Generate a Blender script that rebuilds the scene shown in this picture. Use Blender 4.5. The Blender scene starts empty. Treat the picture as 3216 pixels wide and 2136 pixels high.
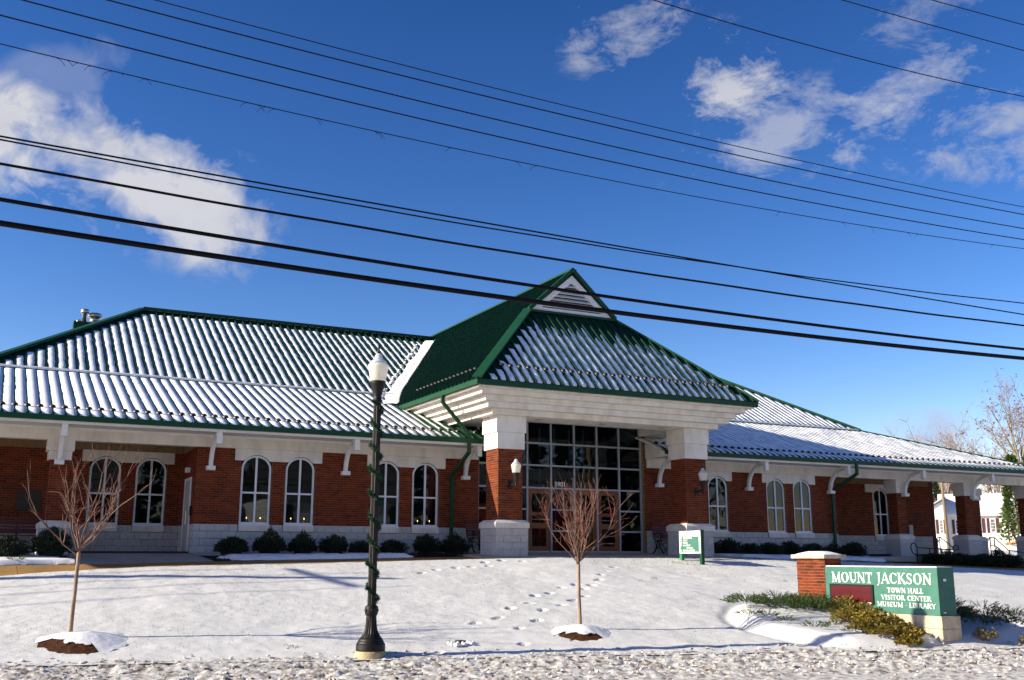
import bpy, bmesh, math, random
import numpy as np
from mathutils import Vector, Matrix

SC = bpy.context.scene
COL = SC.collection
rad = math.radians
random.seed(7)

# ------------------------------------------------------------------ camera
EYE = 1.85
YAW, PITCH, ROLL, FPX = 0.472247, 0.206837, 0.0012964, 3256.3
cam_data = bpy.data.cameras.new("camera")
cam = bpy.data.objects.new("camera", cam_data)
COL.objects.link(cam)
_f = Vector((math.sin(YAW) * math.cos(PITCH), math.cos(YAW) * math.cos(PITCH), math.sin(PITCH)))
_r = Vector((math.cos(YAW), -math.sin(YAW), 0))
_u = _r.cross(_f)
_r2 = _r * math.cos(ROLL) + _u * math.sin(ROLL)
_u2 = -_r * math.sin(ROLL) + _u * math.cos(ROLL)
cam.matrix_world = Matrix(((_r2.x, _u2.x, -_f.x, 0), (_r2.y, _u2.y, -_f.y, 0), (_r2.z, _u2.z, -_f.z, EYE), (0, 0, 0, 1)))
cam_data.sensor_width = 36.0
cam_data.lens = FPX / 3216.0 * 36.0
cam_data.clip_start = 0.1
cam_data.clip_end = 6000
SC.camera = cam

# ------------------------------------------------------------------ sun, sky
SUN_DIR = Vector((-1.0, 0.228, 0.425)).normalized()      # towards the sun
sun_el = math.asin(SUN_DIR.z)
sun_az = math.atan2(SUN_DIR.x, SUN_DIR.y)                # clockwise from +Y
sl = bpy.data.lights.new("sun", 'SUN')
sl.energy = 5.0
sl.angle = rad(0.5)
sl.color = (1.0, 0.90, 0.70)
so = bpy.data.objects.new("sun", sl)
COL.objects.link(so)
so.rotation_euler = SUN_DIR.to_track_quat('Z', 'Y').to_euler()
so.location = (-40, 20, 40)

world = bpy.data.worlds.new("World")
SC.world = world
world.use_nodes = True
world.cycles.sampling_method = 'MANUAL'
world.cycles.sample_map_resolution = 512
wt = world.node_tree
wt.nodes.clear()
def wn(kind, **kw):
    n = wt.nodes.new(kind)
    for k, v in kw.items():
        setattr(n, k, v)
    return n
def wl(a, b):
    wt.links.new(a, b)
w_out = wn('ShaderNodeOutputWorld')
w_bg = wn('ShaderNodeBackground')
w_sky = wn('ShaderNodeTexSky', sky_type='NISHITA', sun_disc=False)
w_sky.sun_elevation = sun_el
w_sky.sun_rotation = sun_az
w_sky.altitude = 300
w_sky.air_density = 1.0
w_sky.dust_density = 0.25
w_sky.ozone_density = 3.0
SKY_STRENGTH = 0.05
w_bg.inputs['Strength'].default_value = SKY_STRENGTH
w_hs = wn('ShaderNodeHueSaturation')
w_hs.inputs['Saturation'].default_value = 1.24
w_hs.inputs['Value'].default_value = 1.0
w_gm = wn('ShaderNodeGamma')
w_gm.inputs['Gamma'].default_value = 1.48
w_tint = wn('ShaderNodeMix', data_type='RGBA', blend_type='MULTIPLY')
w_tint.inputs['Factor'].default_value = 1.0
w_tint.inputs['B'].default_value = (1.36, 0.86, 0.82, 1)
wl(w_sky.outputs[0], w_hs.inputs['Color'])
wl(w_hs.outputs[0], w_gm.inputs['Color'])
wl(w_gm.outputs[0], w_tint.inputs['A'])
w_tc = wn('ShaderNodeTexCoord')
def wmath(op, a, b=None, clamp=False):
    n = wn('ShaderNodeMath', operation=op, use_clamp=clamp)
    for i, x in enumerate((a, b)):
        if x is None:
            continue
        if isinstance(x, (int, float)):
            n.inputs[i].default_value = x
        else:
            wl(x, n.inputs[i])
    return n.outputs[0]
def wdot(v):
    n = wn('ShaderNodeVectorMath', operation='DOT_PRODUCT')
    wl(w_tc.outputs['Generated'], n.inputs[0])
    n.inputs[1].default_value = v
    return n.outputs['Value']
def wnoise(scale, detail, rough, stretch=(1, 1, 1), rot=(0, 0, 0), dist=0.0, loc=(0, 0, 0)):
    m = wn('ShaderNodeMapping')
    m.inputs['Scale'].default_value = stretch
    m.inputs['Rotation'].default_value = rot
    m.inputs['Location'].default_value = loc
    wl(w_tc.outputs['Generated'], m.inputs[0])
    n = wn('ShaderNodeTexNoise')
    n.inputs['Scale'].default_value = scale
    n.inputs['Detail'].default_value = detail
    n.inputs['Roughness'].default_value = rough
    n.inputs['Distortion'].default_value = dist
    wl(m.outputs[0], n.inputs['Vector'])
    return n.outputs[0]
n_b1 = wnoise(7.0, 4, 0.55, dist=0.2)
n_b2 = wnoise(24.0, 8, 0.62, stretch=(1, 1, 1.2), dist=0.5, loc=(5, 2, 1))
n_big = wmath('ADD', wmath('MULTIPLY', n_b1, 0.62), wmath('MULTIPLY', n_b2, 0.38))
n_fine = wnoise(15.0, 9, 0.70, stretch=(1.0, 1.0, 1.9), rot=(0.55, 0.35, 0.3), dist=0.25)
def sky_dir(az_deg, el_deg):
    a, e = rad(az_deg), rad(el_deg)
    return Vector((math.sin(a) * math.cos(e), math.cos(a) * math.cos(e), math.sin(e)))
# clouds: azimuth, elevation, half width, half height (deg), tilt (deg), density, raggedness
CLOUDS = [
    (-0.5, 19.6, 9.8, 4.0, -4, 1.25, 'b'),
    (7.2, 19.0, 7.6, 3.7, -20, 0.95, 'b'),
    (2.2, 24.2, 4.0, 1.6, 25, 0.20, 'b'),
    (33.8, 28.6, 3.9, 2.4, 28, 0.62, 'f'),
    (39.7, 25.0, 3.3, 3.5, 52, 0.85, 'f'),
    (41.6, 22.4, 5.6, 2.6, 15, 0.50, 'f'),
    (48.8, 23.2, 6.4, 2.3, 30, 0.62, 'f'),
    (54.0, 20.9, 6.8, 2.9, -8, 0.66, 'f'),
    (51.2, 27.8, 5.2, 2.0, 30, 0.42, 'f'),
    (48.9, 5.9, 4.6, 1.8, 5, 0.6, 'b'),
    (60.0, 7.0, 8.0, 2.0, 0, 0.6, 'b'),
    (-15.0, 20.0, 13.0, 6.0, 0, 1.0, 'b'),
    (-60.0, 27.0, 20.0, 8.0, 10, 0.8, 'b'),
    (84.0, 22.0, 16.0, 7.0, 10, 0.7, 'f'),
    (150.0, 27.0, 24.0, 9.0, 0, 0.9, 'b'),
    (220.0, 28.0, 24.0, 9.0, 5, 0.8, 'b'),
]
cloud_sum = None
for az, el, hw, hh, tilt, dens, kind in CLOUDS:
    c = sky_dir(az, el)
    rgt = Vector((math.cos(rad(az)), -math.sin(rad(az)), 0))
    up = rgt.cross(c)
    tl = rad(tilt)
    a1 = rgt * math.cos(tl) + up * math.sin(tl)
    a2 = up * math.cos(tl) - rgt * math.sin(tl)
    dx = wmath('DIVIDE', wdot(a1), math.sin(rad(hw)))
    dy = wmath('DIVIDE', wdot(a2), math.sin(rad(hh)))
    r2 = wmath('ADD', wmath('MULTIPLY', dx, dx), wmath('MULTIPLY', dy, dy))
    front = wmath('GREATER_THAN', wdot(c), 0.3)
    env = wmath('SUBTRACT', 1.0, wmath('POWER', r2, 0.5))
    nz = n_big if kind == 'b' else n_fine
    amp, thr, gain = (4.6, 0.16, 1.7) if kind == 'b' else (4.4, 0.26, 1.15)
    d = wmath('SUBTRACT', wmath('ADD', env, wmath('MULTIPLY', wmath('SUBTRACT', nz, 0.5), amp)), thr)
    d = wmath('MULTIPLY', d, gain, clamp=True)
    d = wmath('MULTIPLY', wmath('MULTIPLY', d, wmath('MULTIPLY', wmath('ADD', env, 0.15), 3.0, clamp=True)), wmath('MULTIPLY', front, min(1.0, dens)))
    cloud_sum = d if cloud_sum is None else wmath('MAXIMUM', cloud_sum, d)
cmask = wmath('MULTIPLY', cloud_sum, 0.92)
n_sh = wnoise(5.0, 6, 0.55, loc=(3, 1, 2))
w_cr = wn('ShaderNodeMix', data_type='RGBA')
w_cr.inputs['A'].default_value = (4.1, 4.5, 5.8, 1)
w_cr.inputs['B'].default_value = (7.4, 7.3, 7.5, 1)
sh = wn('ShaderNodeMapRange')
sh.inputs['From Min'].default_value = 0.35
sh.inputs['From Max'].default_value = 0.62
wl(n_sh, sh.inputs['Value'])
wl(sh.outputs[0], w_cr.inputs['Factor'])
w_mix = wn('ShaderNodeMix', data_type='RGBA')
wl(cmask, w_mix.inputs['Factor'])
wl(w_tint.outputs['Result'], w_mix.inputs['A'])
wl(w_cr.outputs['Result'], w_mix.inputs['B'])
wl(w_mix.outputs['Result'], w_bg.inputs['Color'])
wl(w_bg.outputs[0], w_out.inputs[0])

SC.view_settings.view_transform = 'Standard'
SC.view_settings.look = 'None'
SC.view_settings.exposure = 1.0
SC.view_settings.gamma = 1.0
SC.view_settings.use_curve_mapping = False
SC.render.engine = 'CYCLES'
SC.cycles.use_denoising = True
SC.cycles.max_bounces = 8
SC.cycles.transparent_max_bounces = 16

# ------------------------------------------------------------------ numpy noise
def _hash(ix, iy, seed):
    h = (ix.astype(np.int64) * 374761393 + iy.astype(np.int64) * 668265263 + seed * 974634777) & 0xffffffff
    h = ((h ^ (h >> 13)) * 1274126177) & 0xffffffff
    return ((h ^ (h >> 16)) & 0xffff) / 65535.0
def vnoise(x, y, seed=0):
    x = np.asarray(x, float); y = np.asarray(y, float)
    ix = np.floor(x); iy = np.floor(y)
    fx = x - ix; fy = y - iy
    fx = fx * fx * (3 - 2 * fx); fy = fy * fy * (3 - 2 * fy)
    a = _hash(ix, iy, seed); b = _hash(ix + 1, iy, seed)
    c = _hash(ix, iy + 1, seed); d = _hash(ix + 1, iy + 1, seed)
    return (a + (b - a) * fx) * (1 - fy) + (c + (d - c) * fx) * fy
def fbm(x, y, seed=0, octv=4, gain=0.5):
    s = 0; a = 1; t = 0
    for k in range(octv):
        s = s + a * vnoise(x * 2 ** k + k * 17.3, y * 2 ** k - k * 9.1, seed + k)
        t += a; a *= gain
    return s / t
def n1(x, seed=0):
    return float(vnoise(np.array([x]), np.array([seed * 7.7]), seed)[0])

# ------------------------------------------------------------------ materials
MATS = {}
def M(name, col, rough=0.6, col2=None, vscale=4.0, vdetail=4, bump=0.0, bscale=40.0, spec=0.4, metallic=0.0,
      rand=None, transl=0.0, vrange=(0.35, 0.65), stretch=None, coat=0.0):
    m = bpy.data.materials.new(name)
    m.use_nodes = True
    nt = m.node_tree
    p = nt.nodes['Principled BSDF']
    p.inputs['Roughness'].default_value = rough
    p.inputs['Specular IOR Level'].default_value = spec
    p.inputs['Metallic'].default_value = metallic
    p.inputs['Coat Weight'].default_value = coat
    p.inputs['Base Color'].default_value = (*col, 1)
    geo = nt.nodes.new('ShaderNodeNewGeometry')
    pos = geo.outputs['Position']
    if stretch:
        mp = nt.nodes.new('ShaderNodeMapping')
        mp.inputs['Scale'].default_value = stretch
        nt.links.new(pos, mp.inputs[0])
        pos = mp.outputs[0]
    src = None
    if col2 is not None:
        nz = nt.nodes.new('ShaderNodeTexNoise')
        nz.inputs['Scale'].default_value = vscale
        nz.inputs['Detail'].default_value = vdetail
        nz.inputs['Roughness'].default_value = 0.6
        nt.links.new(pos, nz.inputs['Vector'])
        mr = nt.nodes.new('ShaderNodeMapRange')
        mr.inputs['From Min'].default_value = vrange[0]
        mr.inputs['From Max'].default_value = vrange[1]
        nt.links.new(nz.outputs[0], mr.inputs['Value'])
        mx = nt.nodes.new('ShaderNodeMix'); mx.data_type = 'RGBA'
        mx.inputs['A'].default_value = (*col, 1)
        mx.inputs['B'].default_value = (*col2, 1)
        nt.links.new(mr.outputs[0], mx.inputs['Factor'])
        src = mx.outputs['Result']
    if rand:
        oi = nt.nodes.new('ShaderNodeObjectInfo')
        ad = nt.nodes.new('ShaderNodeMath'); ad.operation = 'ADD'
        fr = nt.nodes.new('ShaderNodeMath'); fr.operation = 'FRACT'
        nt.links.new(oi.outputs['Random'], ad.inputs[0])
        nt.links.new(geo.outputs['Random Per Island'], ad.inputs[1])
        nt.links.new(ad.outputs[0], fr.inputs[0])
        cr = nt.nodes.new('ShaderNodeValToRGB')
        cr.color_ramp.interpolation = 'LINEAR'
        els = cr.color_ramp.elements
        els[0].position = 0; els[0].color = (*rand[0], 1)
        els[1].position = 1; els[1].color = (*rand[-1], 1)
        for i, c in enumerate(rand[1:-1]):
            e = els.new((i + 1) / (len(rand) - 1)); e.color = (*c, 1)
        nt.links.new(fr.outputs[0], cr.inputs[0])
        if src is None:
            src = cr.outputs[0]
        else:
            mm = nt.nodes.new('ShaderNodeMix'); mm.data_type = 'RGBA'; mm.blend_type = 'MULTIPLY'
            mm.inputs['Factor'].default_value = 1
            nt.links.new(cr.outputs[0], mm.inputs['A'])
            nt.links.new(src, mm.inputs['B'])
            src = mm.outputs['Result']
    if src is not None:
        nt.links.new(src, p.inputs['Base Color'])
    if bump > 0:
        bz = nt.nodes.new('ShaderNodeTexNoise')
        bz.inputs['Scale'].default_value = bscale
        bz.inputs['Detail'].default_value = 5
        bz.inputs['Roughness'].default_value = 0.65
        nt.links.new(pos, bz.inputs['Vector'])
        bp = nt.nodes.new('ShaderNodeBump')
        bp.inputs['Strength'].default_value = min(1.0, bump)
        bp.inputs['Distance'].default_value = 0.02 * max(1.0, bump)
        nt.links.new(bz.outputs[0], bp.inputs['Height'])
        nt.links.new(bp.outputs[0], p.inputs['Normal'])
    if transl > 0:
        out = nt.nodes['Material Output']
        tr = nt.nodes.new('ShaderNodeBsdfTranslucent')
        if src is not None:
            nt.links.new(src, tr.inputs['Color'])
        else:
            tr.inputs['Color'].default_value = (*col, 1)
        ms = nt.nodes.new('ShaderNodeMixShader')
        ms.inputs[0].default_value = transl
        nt.links.new(p.outputs[0], ms.inputs[1])
        nt.links.new(tr.outputs[0], ms.inputs[2])
        nt.links.new(ms.outputs[0], out.inputs[0])
    MATS[name] = m
    return m

BRICKS = [(0.155, 0.024, 0.009), (0.20, 0.034, 0.011), (0.105, 0.017, 0.008), (0.235, 0.045, 0.014), (0.175, 0.028, 0.010), (0.07, 0.014, 0.008)]
M('brick_far', (0.13, 0.030, 0.016), 0.9, col2=(0.10, 0.024, 0.014), vscale=12)
M('brick', (1, 1, 1), 0.85, col2=(0.80, 0.76, 0.74), vscale=60, rand=BRICKS, bump=0.5, bscale=160, spec=0.2)
M('mortar', (0.28, 0.18, 0.095), 0.95, col2=(0.21, 0.135, 0.072), vscale=8, bump=0.4, bscale=120, spec=0.1)
M('block', (0.58, 0.575, 0.56), 0.9, col2=(0.47, 0.465, 0.455), vscale=14, bump=1.0, bscale=38, spec=0.15, rand=[(0.92, 0.92, 0.92), (1.0, 1, 1), (0.85, 0.86, 0.87)])
M('block_joint', (0.50, 0.49, 0.47), 0.95, spec=0.1)
M('cast_stone', (0.73, 0.695, 0.63), 0.85, col2=(0.57, 0.53, 0.46), vscale=3.0, vdetail=10, bump=0.25, bscale=90, spec=0.2, stretch=(1, 1, .35), vrange=(.42, .72))
M('white_trim', (0.76, 0.755, 0.74), 0.55, col2=(0.68, 0.67, 0.65), vscale=1.6, vdetail=8, spec=0.35)
M('soffit', (0.62, 0.60, 0.57), 0.8)
M('white_frame', (0.70, 0.72, 0.76), 0.45)
M('alu_frame', (0.36, 0.39, 0.43), 0.45)
M('roof_green', (0.0036, 0.030, 0.015), 0.5, col2=(0.0046, 0.036, 0.018), vscale=1.3, vdetail=6, spec=0.18)
M('trim_green', (0.0065, 0.048, 0.021), 0.5, col2=(0.008, 0.056, 0.025), vscale=2.0, spec=0.2)
M('sign_green', (0.050, 0.165, 0.128), 0.6, col2=(0.038, 0.135, 0.104), vscale=5, vdetail=8, spec=0.3)
M('snow', (0.80, 0.80, 0.81), 0.75, col2=(0.73, 0.73, 0.75), vscale=6, bump=0.35, bscale=55, spec=0.25)
M('roof_snow', (0.88, 0.88, 0.885), 0.8, col2=(0.83, 0.83, 0.84), vscale=9, bump=0.55, bscale=45, spec=0.2)
M('concrete', (0.33, 0.185, 0.058), 0.7, col2=(0.235, 0.13, 0.045), vscale=1.4, vdetail=8, bump=0.2, bscale=90, spec=0.35)
M('porch_concrete', (0.40, 0.36, 0.30), 0.8, col2=(0.32, 0.28, 0.235), vscale=1.8, vdetail=8, bump=0.2, bscale=90, spec=0.3)
M('footing_concrete', (0.50, 0.40, 0.24), 0.85, col2=(0.36, 0.27, 0.15), vscale=7, vdetail=8, bump=0.6, bscale=60, spec=0.2)
M('limestone', (0.62, 0.53, 0.38), 0.85, col2=(0.38, 0.30, 0.20), vscale=3.2, vdetail=8, bump=0.6, bscale=40, spec=0.2, vrange=(0.42, 0.68))
M('mulch', (0.085, 0.030, 0.014), 0.95, col2=(0.035, 0.014, 0.008), vscale=30, bump=1.0, bscale=60, spec=0.1)
M('soil', (0.05, 0.035, 0.022), 0.95, col2=(0.03, 0.022, 0.015), vscale=12, bump=0.8, bscale=50, spec=0.1)
M('black_iron', (0.006, 0.006, 0.0065), 0.5, col2=(0.010, 0.010, 0.011), vscale=18, bump=0.15, bscale=80, spec=0.3)
M('lamp_iron', (0.005, 0.0045, 0.004), 0.5, col2=(0.010, 0.008, 0.007), vscale=14, bump=0.2, bscale=60, spec=0.28)
M('steel', (0.55, 0.53, 0.50), 0.35, col2=(0.42, 0.38, 0.34), vscale=6, metallic=0.9)
M('guard_metal', (0.07, 0.06, 0.055), 0.45, metallic=0.4)
M('cable', (0.003, 0.003, 0.004), 0.7, spec=0.15)
M('wire', (0.008, 0.008, 0.012), 0.7, spec=0.15)
M('pole_wood', (0.26, 0.19, 0.11), 0.9, col2=(0.17, 0.125, 0.08), vscale=3, stretch=(9, 9, 1), bump=0.5, bscale=20)
M('bench_wood', (0.13, 0.035, 0.022), 0.5, col2=(0.09, 0.024, 0.016), vscale=4, stretch=(1, 12, 12))
M('door_wood', (0.24, 0.080, 0.020), 0.5, col2=(0.17, 0.055, 0.014), vscale=3, stretch=(14, 14, 1.2))
M('door_metal', (0.42, 0.42, 0.41), 0.5)
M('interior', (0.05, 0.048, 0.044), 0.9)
M('blind', (0.055, 0.052, 0.045), 0.7)
M('bronze', (0.030, 0.024, 0.018), 0.4, col2=(0.05, 0.038, 0.026), vscale=14, metallic=0.5, bump=0.5, bscale=25)
M('screen_red', (0.085, 0.006, 0.010), 0.35, col2=(0.065, 0.005, 0.008), vscale=2.0, stretch=(1, 0.2, 6))
M('screen_frame', (0.010, 0.010, 0.010), 0.4)
M('white_letter', (0.85, 0.86, 0.83), 0.6)
M('bark', (0.30, 0.215, 0.15), 0.85, col2=(0.19, 0.125, 0.085), vscale=9, bump=0.6, bscale=35, stretch=(1, 1, 0.3))
M('limb_bark', (0.19, 0.115, 0.078), 0.8, col2=(0.095, 0.052, 0.036), vscale=9, bump=0.3, bscale=40)
M('twig_red', (0.20, 0.062, 0.042), 0.7, col2=(0.13, 0.06, 0.042), vscale=6)
M('far_bark', (0.27, 0.225, 0.17), 0.9, col2=(0.19, 0.155, 0.12), vscale=3)
M('far_twig', (0.17, 0.125, 0.105), 0.9, col2=(0.21, 0.145, 0.115), vscale=1.0)
M('dead_leaf', (1, 1, 1), 0.8, rand=[(0.16, 0.075, 0.055), (0.20, 0.10, 0.065), (0.12, 0.06, 0.05)], transl=0.2)
M('yew', (1, 1, 1), 0.65, rand=[(0.012, 0.022, 0.009), (0.02, 0.036, 0.013), (0.014, 0.026, 0.010), (0.030, 0.040, 0.016)], transl=0.15)
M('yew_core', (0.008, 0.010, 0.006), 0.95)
M('juniper', (1, 1, 1), 0.7, rand=[(0.045, 0.085, 0.022), (0.07, 0.115, 0.032), (0.032, 0.062, 0.018), (0.10, 0.12, 0.035)], transl=0.3)
M('golden_leaf', (1, 1, 1), 0.6, rand=[(0.24, 0.165, 0.018), (0.17, 0.150, 0.018), (0.30, 0.19, 0.022), (0.11, 0.12, 0.018), (0.24, 0.115, 0.018)], transl=0.35)
M('shrub_stem', (0.10, 0.06, 0.035), 0.9)
M('grass', (1, 1, 1), 0.8, rand=[(0.17, 0.145, 0.075), (0.10, 0.115, 0.038), (0.22, 0.19, 0.115), (0.13, 0.125, 0.055)], transl=0.2)
M('tuft_green', (1, 1, 1), 0.8, rand=[(0.06, 0.11, 0.022), (0.12, 0.14, 0.03), (0.045, 0.085, 0.022)], transl=0.25)
M('tinsel', (1, 1, 1), 0.6, rand=[(0.006, 0.040, 0.016), (0.012, 0.07, 0.030), (0.005, 0.028, 0.013)], transl=0.1)
M('wreath_green', (1, 1, 1), 0.7, rand=[(0.012, 0.035, 0.014), (0.022, 0.05, 0.02)])
M('bow_red', (0.38, 0.012, 0.022), 0.5)
M('ivy', (1, 1, 1), 0.6, rand=[(0.06, 0.11, 0.02), (0.10, 0.15, 0.03), (0.035, 0.07, 0.016)], transl=0.3)
M('siding', (0.80, 0.79, 0.76), 0.6, col2=(0.74, 0.73, 0.70), vscale=1.0)
M('shutter', (0.075, 0.020, 0.026), 0.6)
M('shingle', (0.20, 0.20, 0.21), 0.9, col2=(0.13, 0.13, 0.14), vscale=5)
M('house_glass', (0.03, 0.035, 0.04), 0.12, spec=0.6)
M('pumpkin', (1, 1, 1), 0.6, rand=[(0.62, 0.20, 0.02), (0.50, 0.13, 0.02), (0.66, 0.28, 0.04), (0.22, 0.06, 0.03)])
M('candle_white', (0.7, 0.68, 0.6), 0.6)
M('slush_leaf', (0.13, 0.065, 0.03), 0.9, col2=(0.07, 0.035, 0.02), vscale=20)
M('backer', (0.02, 0.022, 0.024), 0.9)

def glass_mat(name, tint, fmul=1.0):
    m = bpy.data.materials.new(name); m.use_nodes = True
    nt = m.node_tree; nt.nodes.clear()
    o = nt.nodes.new('ShaderNodeOutputMaterial')
    t = nt.nodes.new('ShaderNodeBsdfTransparent'); t.inputs[0].default_value = (*tint, 1)
    g = nt.nodes.new('ShaderNodeBsdfGlossy'); g.inputs['Roughness'].default_value = 0.015
    g.inputs['Color'].default_value = (0.85, 0.95, 1.0, 1)
    fr = nt.nodes.new('ShaderNodeFresnel'); fr.inputs['IOR'].default_value = 1.52
    mu = nt.nodes.new('ShaderNodeMath'); mu.operation = 'MULTIPLY'; mu.inputs[1].default_value = fmul; mu.use_clamp = True
    nt.links.new(fr.outputs[0], mu.inputs[0])
    nz = nt.nodes.new('ShaderNodeTexNoise'); nz.inputs['Scale'].default_value = 1.1
    geo = nt.nodes.new('ShaderNodeNewGeometry')
    nt.links.new(geo.outputs['Position'], nz.inputs['Vector'])
    bp = nt.nodes.new('ShaderNodeBump'); bp.inputs['Strength'].default_value = 0.12; bp.inputs['Distance'].default_value = 0.02
    nt.links.new(nz.outputs[0], bp.inputs['Height'])
    nt.links.new(bp.outputs[0], g.inputs['Normal'])
    mx = nt.nodes.new('ShaderNodeMixShader')
    nt.links.new(mu.outputs[0], mx.inputs[0]); nt.links.new(t.outputs[0], mx.inputs[1]); nt.links.new(g.outputs[0], mx.inputs[2])
    nt.links.new(mx.outputs[0], o.inputs[0])
    MATS[name] = m
glass_mat('glass', (0.40, 0.45, 0.44), 0.7)
glass_mat('glass_dark', (0.30, 0.42, 0.44), 0.9)

def globe_mat(name, col, tr):
    m = bpy.data.materials.new(name); m.use_nodes = True
    nt = m.node_tree
    p = nt.nodes['Principled BSDF']; o = nt.nodes['Material Output']
    p.inputs['Base Color'].default_value = (*col, 1); p.inputs['Roughness'].default_value = 0.18
    t = nt.nodes.new('ShaderNodeBsdfTranslucent'); t.inputs[0].default_value = (*col, 1)
    mx = nt.nodes.new('ShaderNodeMixShader'); mx.inputs[0].default_value = tr
    nt.links.new(p.outputs[0], mx.inputs[1]); nt.links.new(t.outputs[0], mx.inputs[2]); nt.links.new(mx.outputs[0], o.inputs[0])
    MATS[name] = m
globe_mat('globe', (0.86, 0.84, 0.76), 0.5)
globe_mat('globe_top', (0.66, 0.70, 0.76), 0.35)

def emit_mat(name, col, s):
    m = bpy.data.materials.new(name); m.use_nodes = True
    nt = m.node_tree; nt.nodes.clear()
    o = nt.nodes.new('ShaderNodeOutputMaterial'); e = nt.nodes.new('ShaderNodeEmission')
    e.inputs[0].default_value = (*col, 1); e.inputs[1].default_value = s
    nt.links.new(e.outputs[0], o.inputs[0]); MATS[name] = m
emit_mat('flame', (1.0, 0.55, 0.16), 6.0)

# lawn: thin snow, the turf just showing in places
def lawn_mat():
    m = M('lawn_snow', (0.88, 0.885, 0.90), 0.78, spec=0.25)
    nt = m.node_tree; p = nt.nodes['Principled BSDF']
    geo = nt.nodes.new('ShaderNodeNewGeometry')
    def nz(scale, detail, rough=0.6):
        n = nt.nodes.new('ShaderNodeTexNoise'); n.inputs['Scale'].default_value = scale
        n.inputs['Detail'].default_value = detail; n.inputs['Roughness'].default_value = rough
        nt.links.new(geo.outputs['Position'], n.inputs['Vector']); return n.outputs[0]
    def mr(x, a, b, c=0, d=1):
        n = nt.nodes.new('ShaderNodeMapRange')
        for k, v in zip(('From Min', 'From Max', 'To Min', 'To Max'), (a, b, c, d)): n.inputs[k].default_value = v
        nt.links.new(x, n.inputs['Value']); return n.outputs[0]
    big = mr(nz(0.55, 5), 0.38, 0.66)
    fine = mr(nz(42, 6, 0.75), 0.50, 0.72)
    mu = nt.nodes.new('ShaderNodeMath'); mu.operation = 'MULTIPLY'; mu.use_clamp = True
    nt.links.new(big, mu.inputs[0]); nt.links.new(fine, mu.inputs[1])
    m2 = nt.nodes.new('ShaderNodeMath'); m2.operation = 'MULTIPLY'; m2.inputs[1].default_value = 0.62
    nt.links.new(mu.outputs[0], m2.inputs[0])
    c1 = nt.nodes.new('ShaderNodeMix'); c1.data_type = 'RGBA'
    c1.inputs['A'].default_value = (0.655, 0.655, 0.66, 1); c1.inputs['B'].default_value = (0.575, 0.575, 0.58, 1)
    nt.links.new(mr(nz(2.4, 5), 0.35, 0.65), c1.inputs['Factor'])
    mx = nt.nodes.new('ShaderNodeMix'); mx.data_type = 'RGBA'
    nt.links.new(c1.outputs['Result'], mx.inputs['A']); mx.inputs['B'].default_value = (0.42, 0.40, 0.31, 1)
    nt.links.new(m2.outputs[0], mx.inputs['Factor'])
    nt.links.new(mx.outputs['Result'], p.inputs['Base Color'])
    bp = nt.nodes.new('ShaderNodeBump'); bp.inputs['Strength'].default_value = 0.38; bp.inputs['Distance'].default_value = 0.03
    nt.links.new(nz(26, 6, 0.7), bp.inputs['Height']); nt.links.new(bp.outputs[0], p.inputs['Normal'])
lawn_mat()
M('slush', (0.66, 0.645, 0.63), 0.6, col2=(0.17, 0.125, 0.095), vscale=6, vdetail=14, bump=1.0, bscale=75, spec=0.35, vrange=(0.45, 0.66))
M('far_snow', (0.68, 0.68, 0.69), 0.8, col2=(0.48, 0.47, 0.42), vscale=0.35, vdetail=9, bump=0.3, bscale=8, vrange=(0.48, 0.75))

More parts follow.
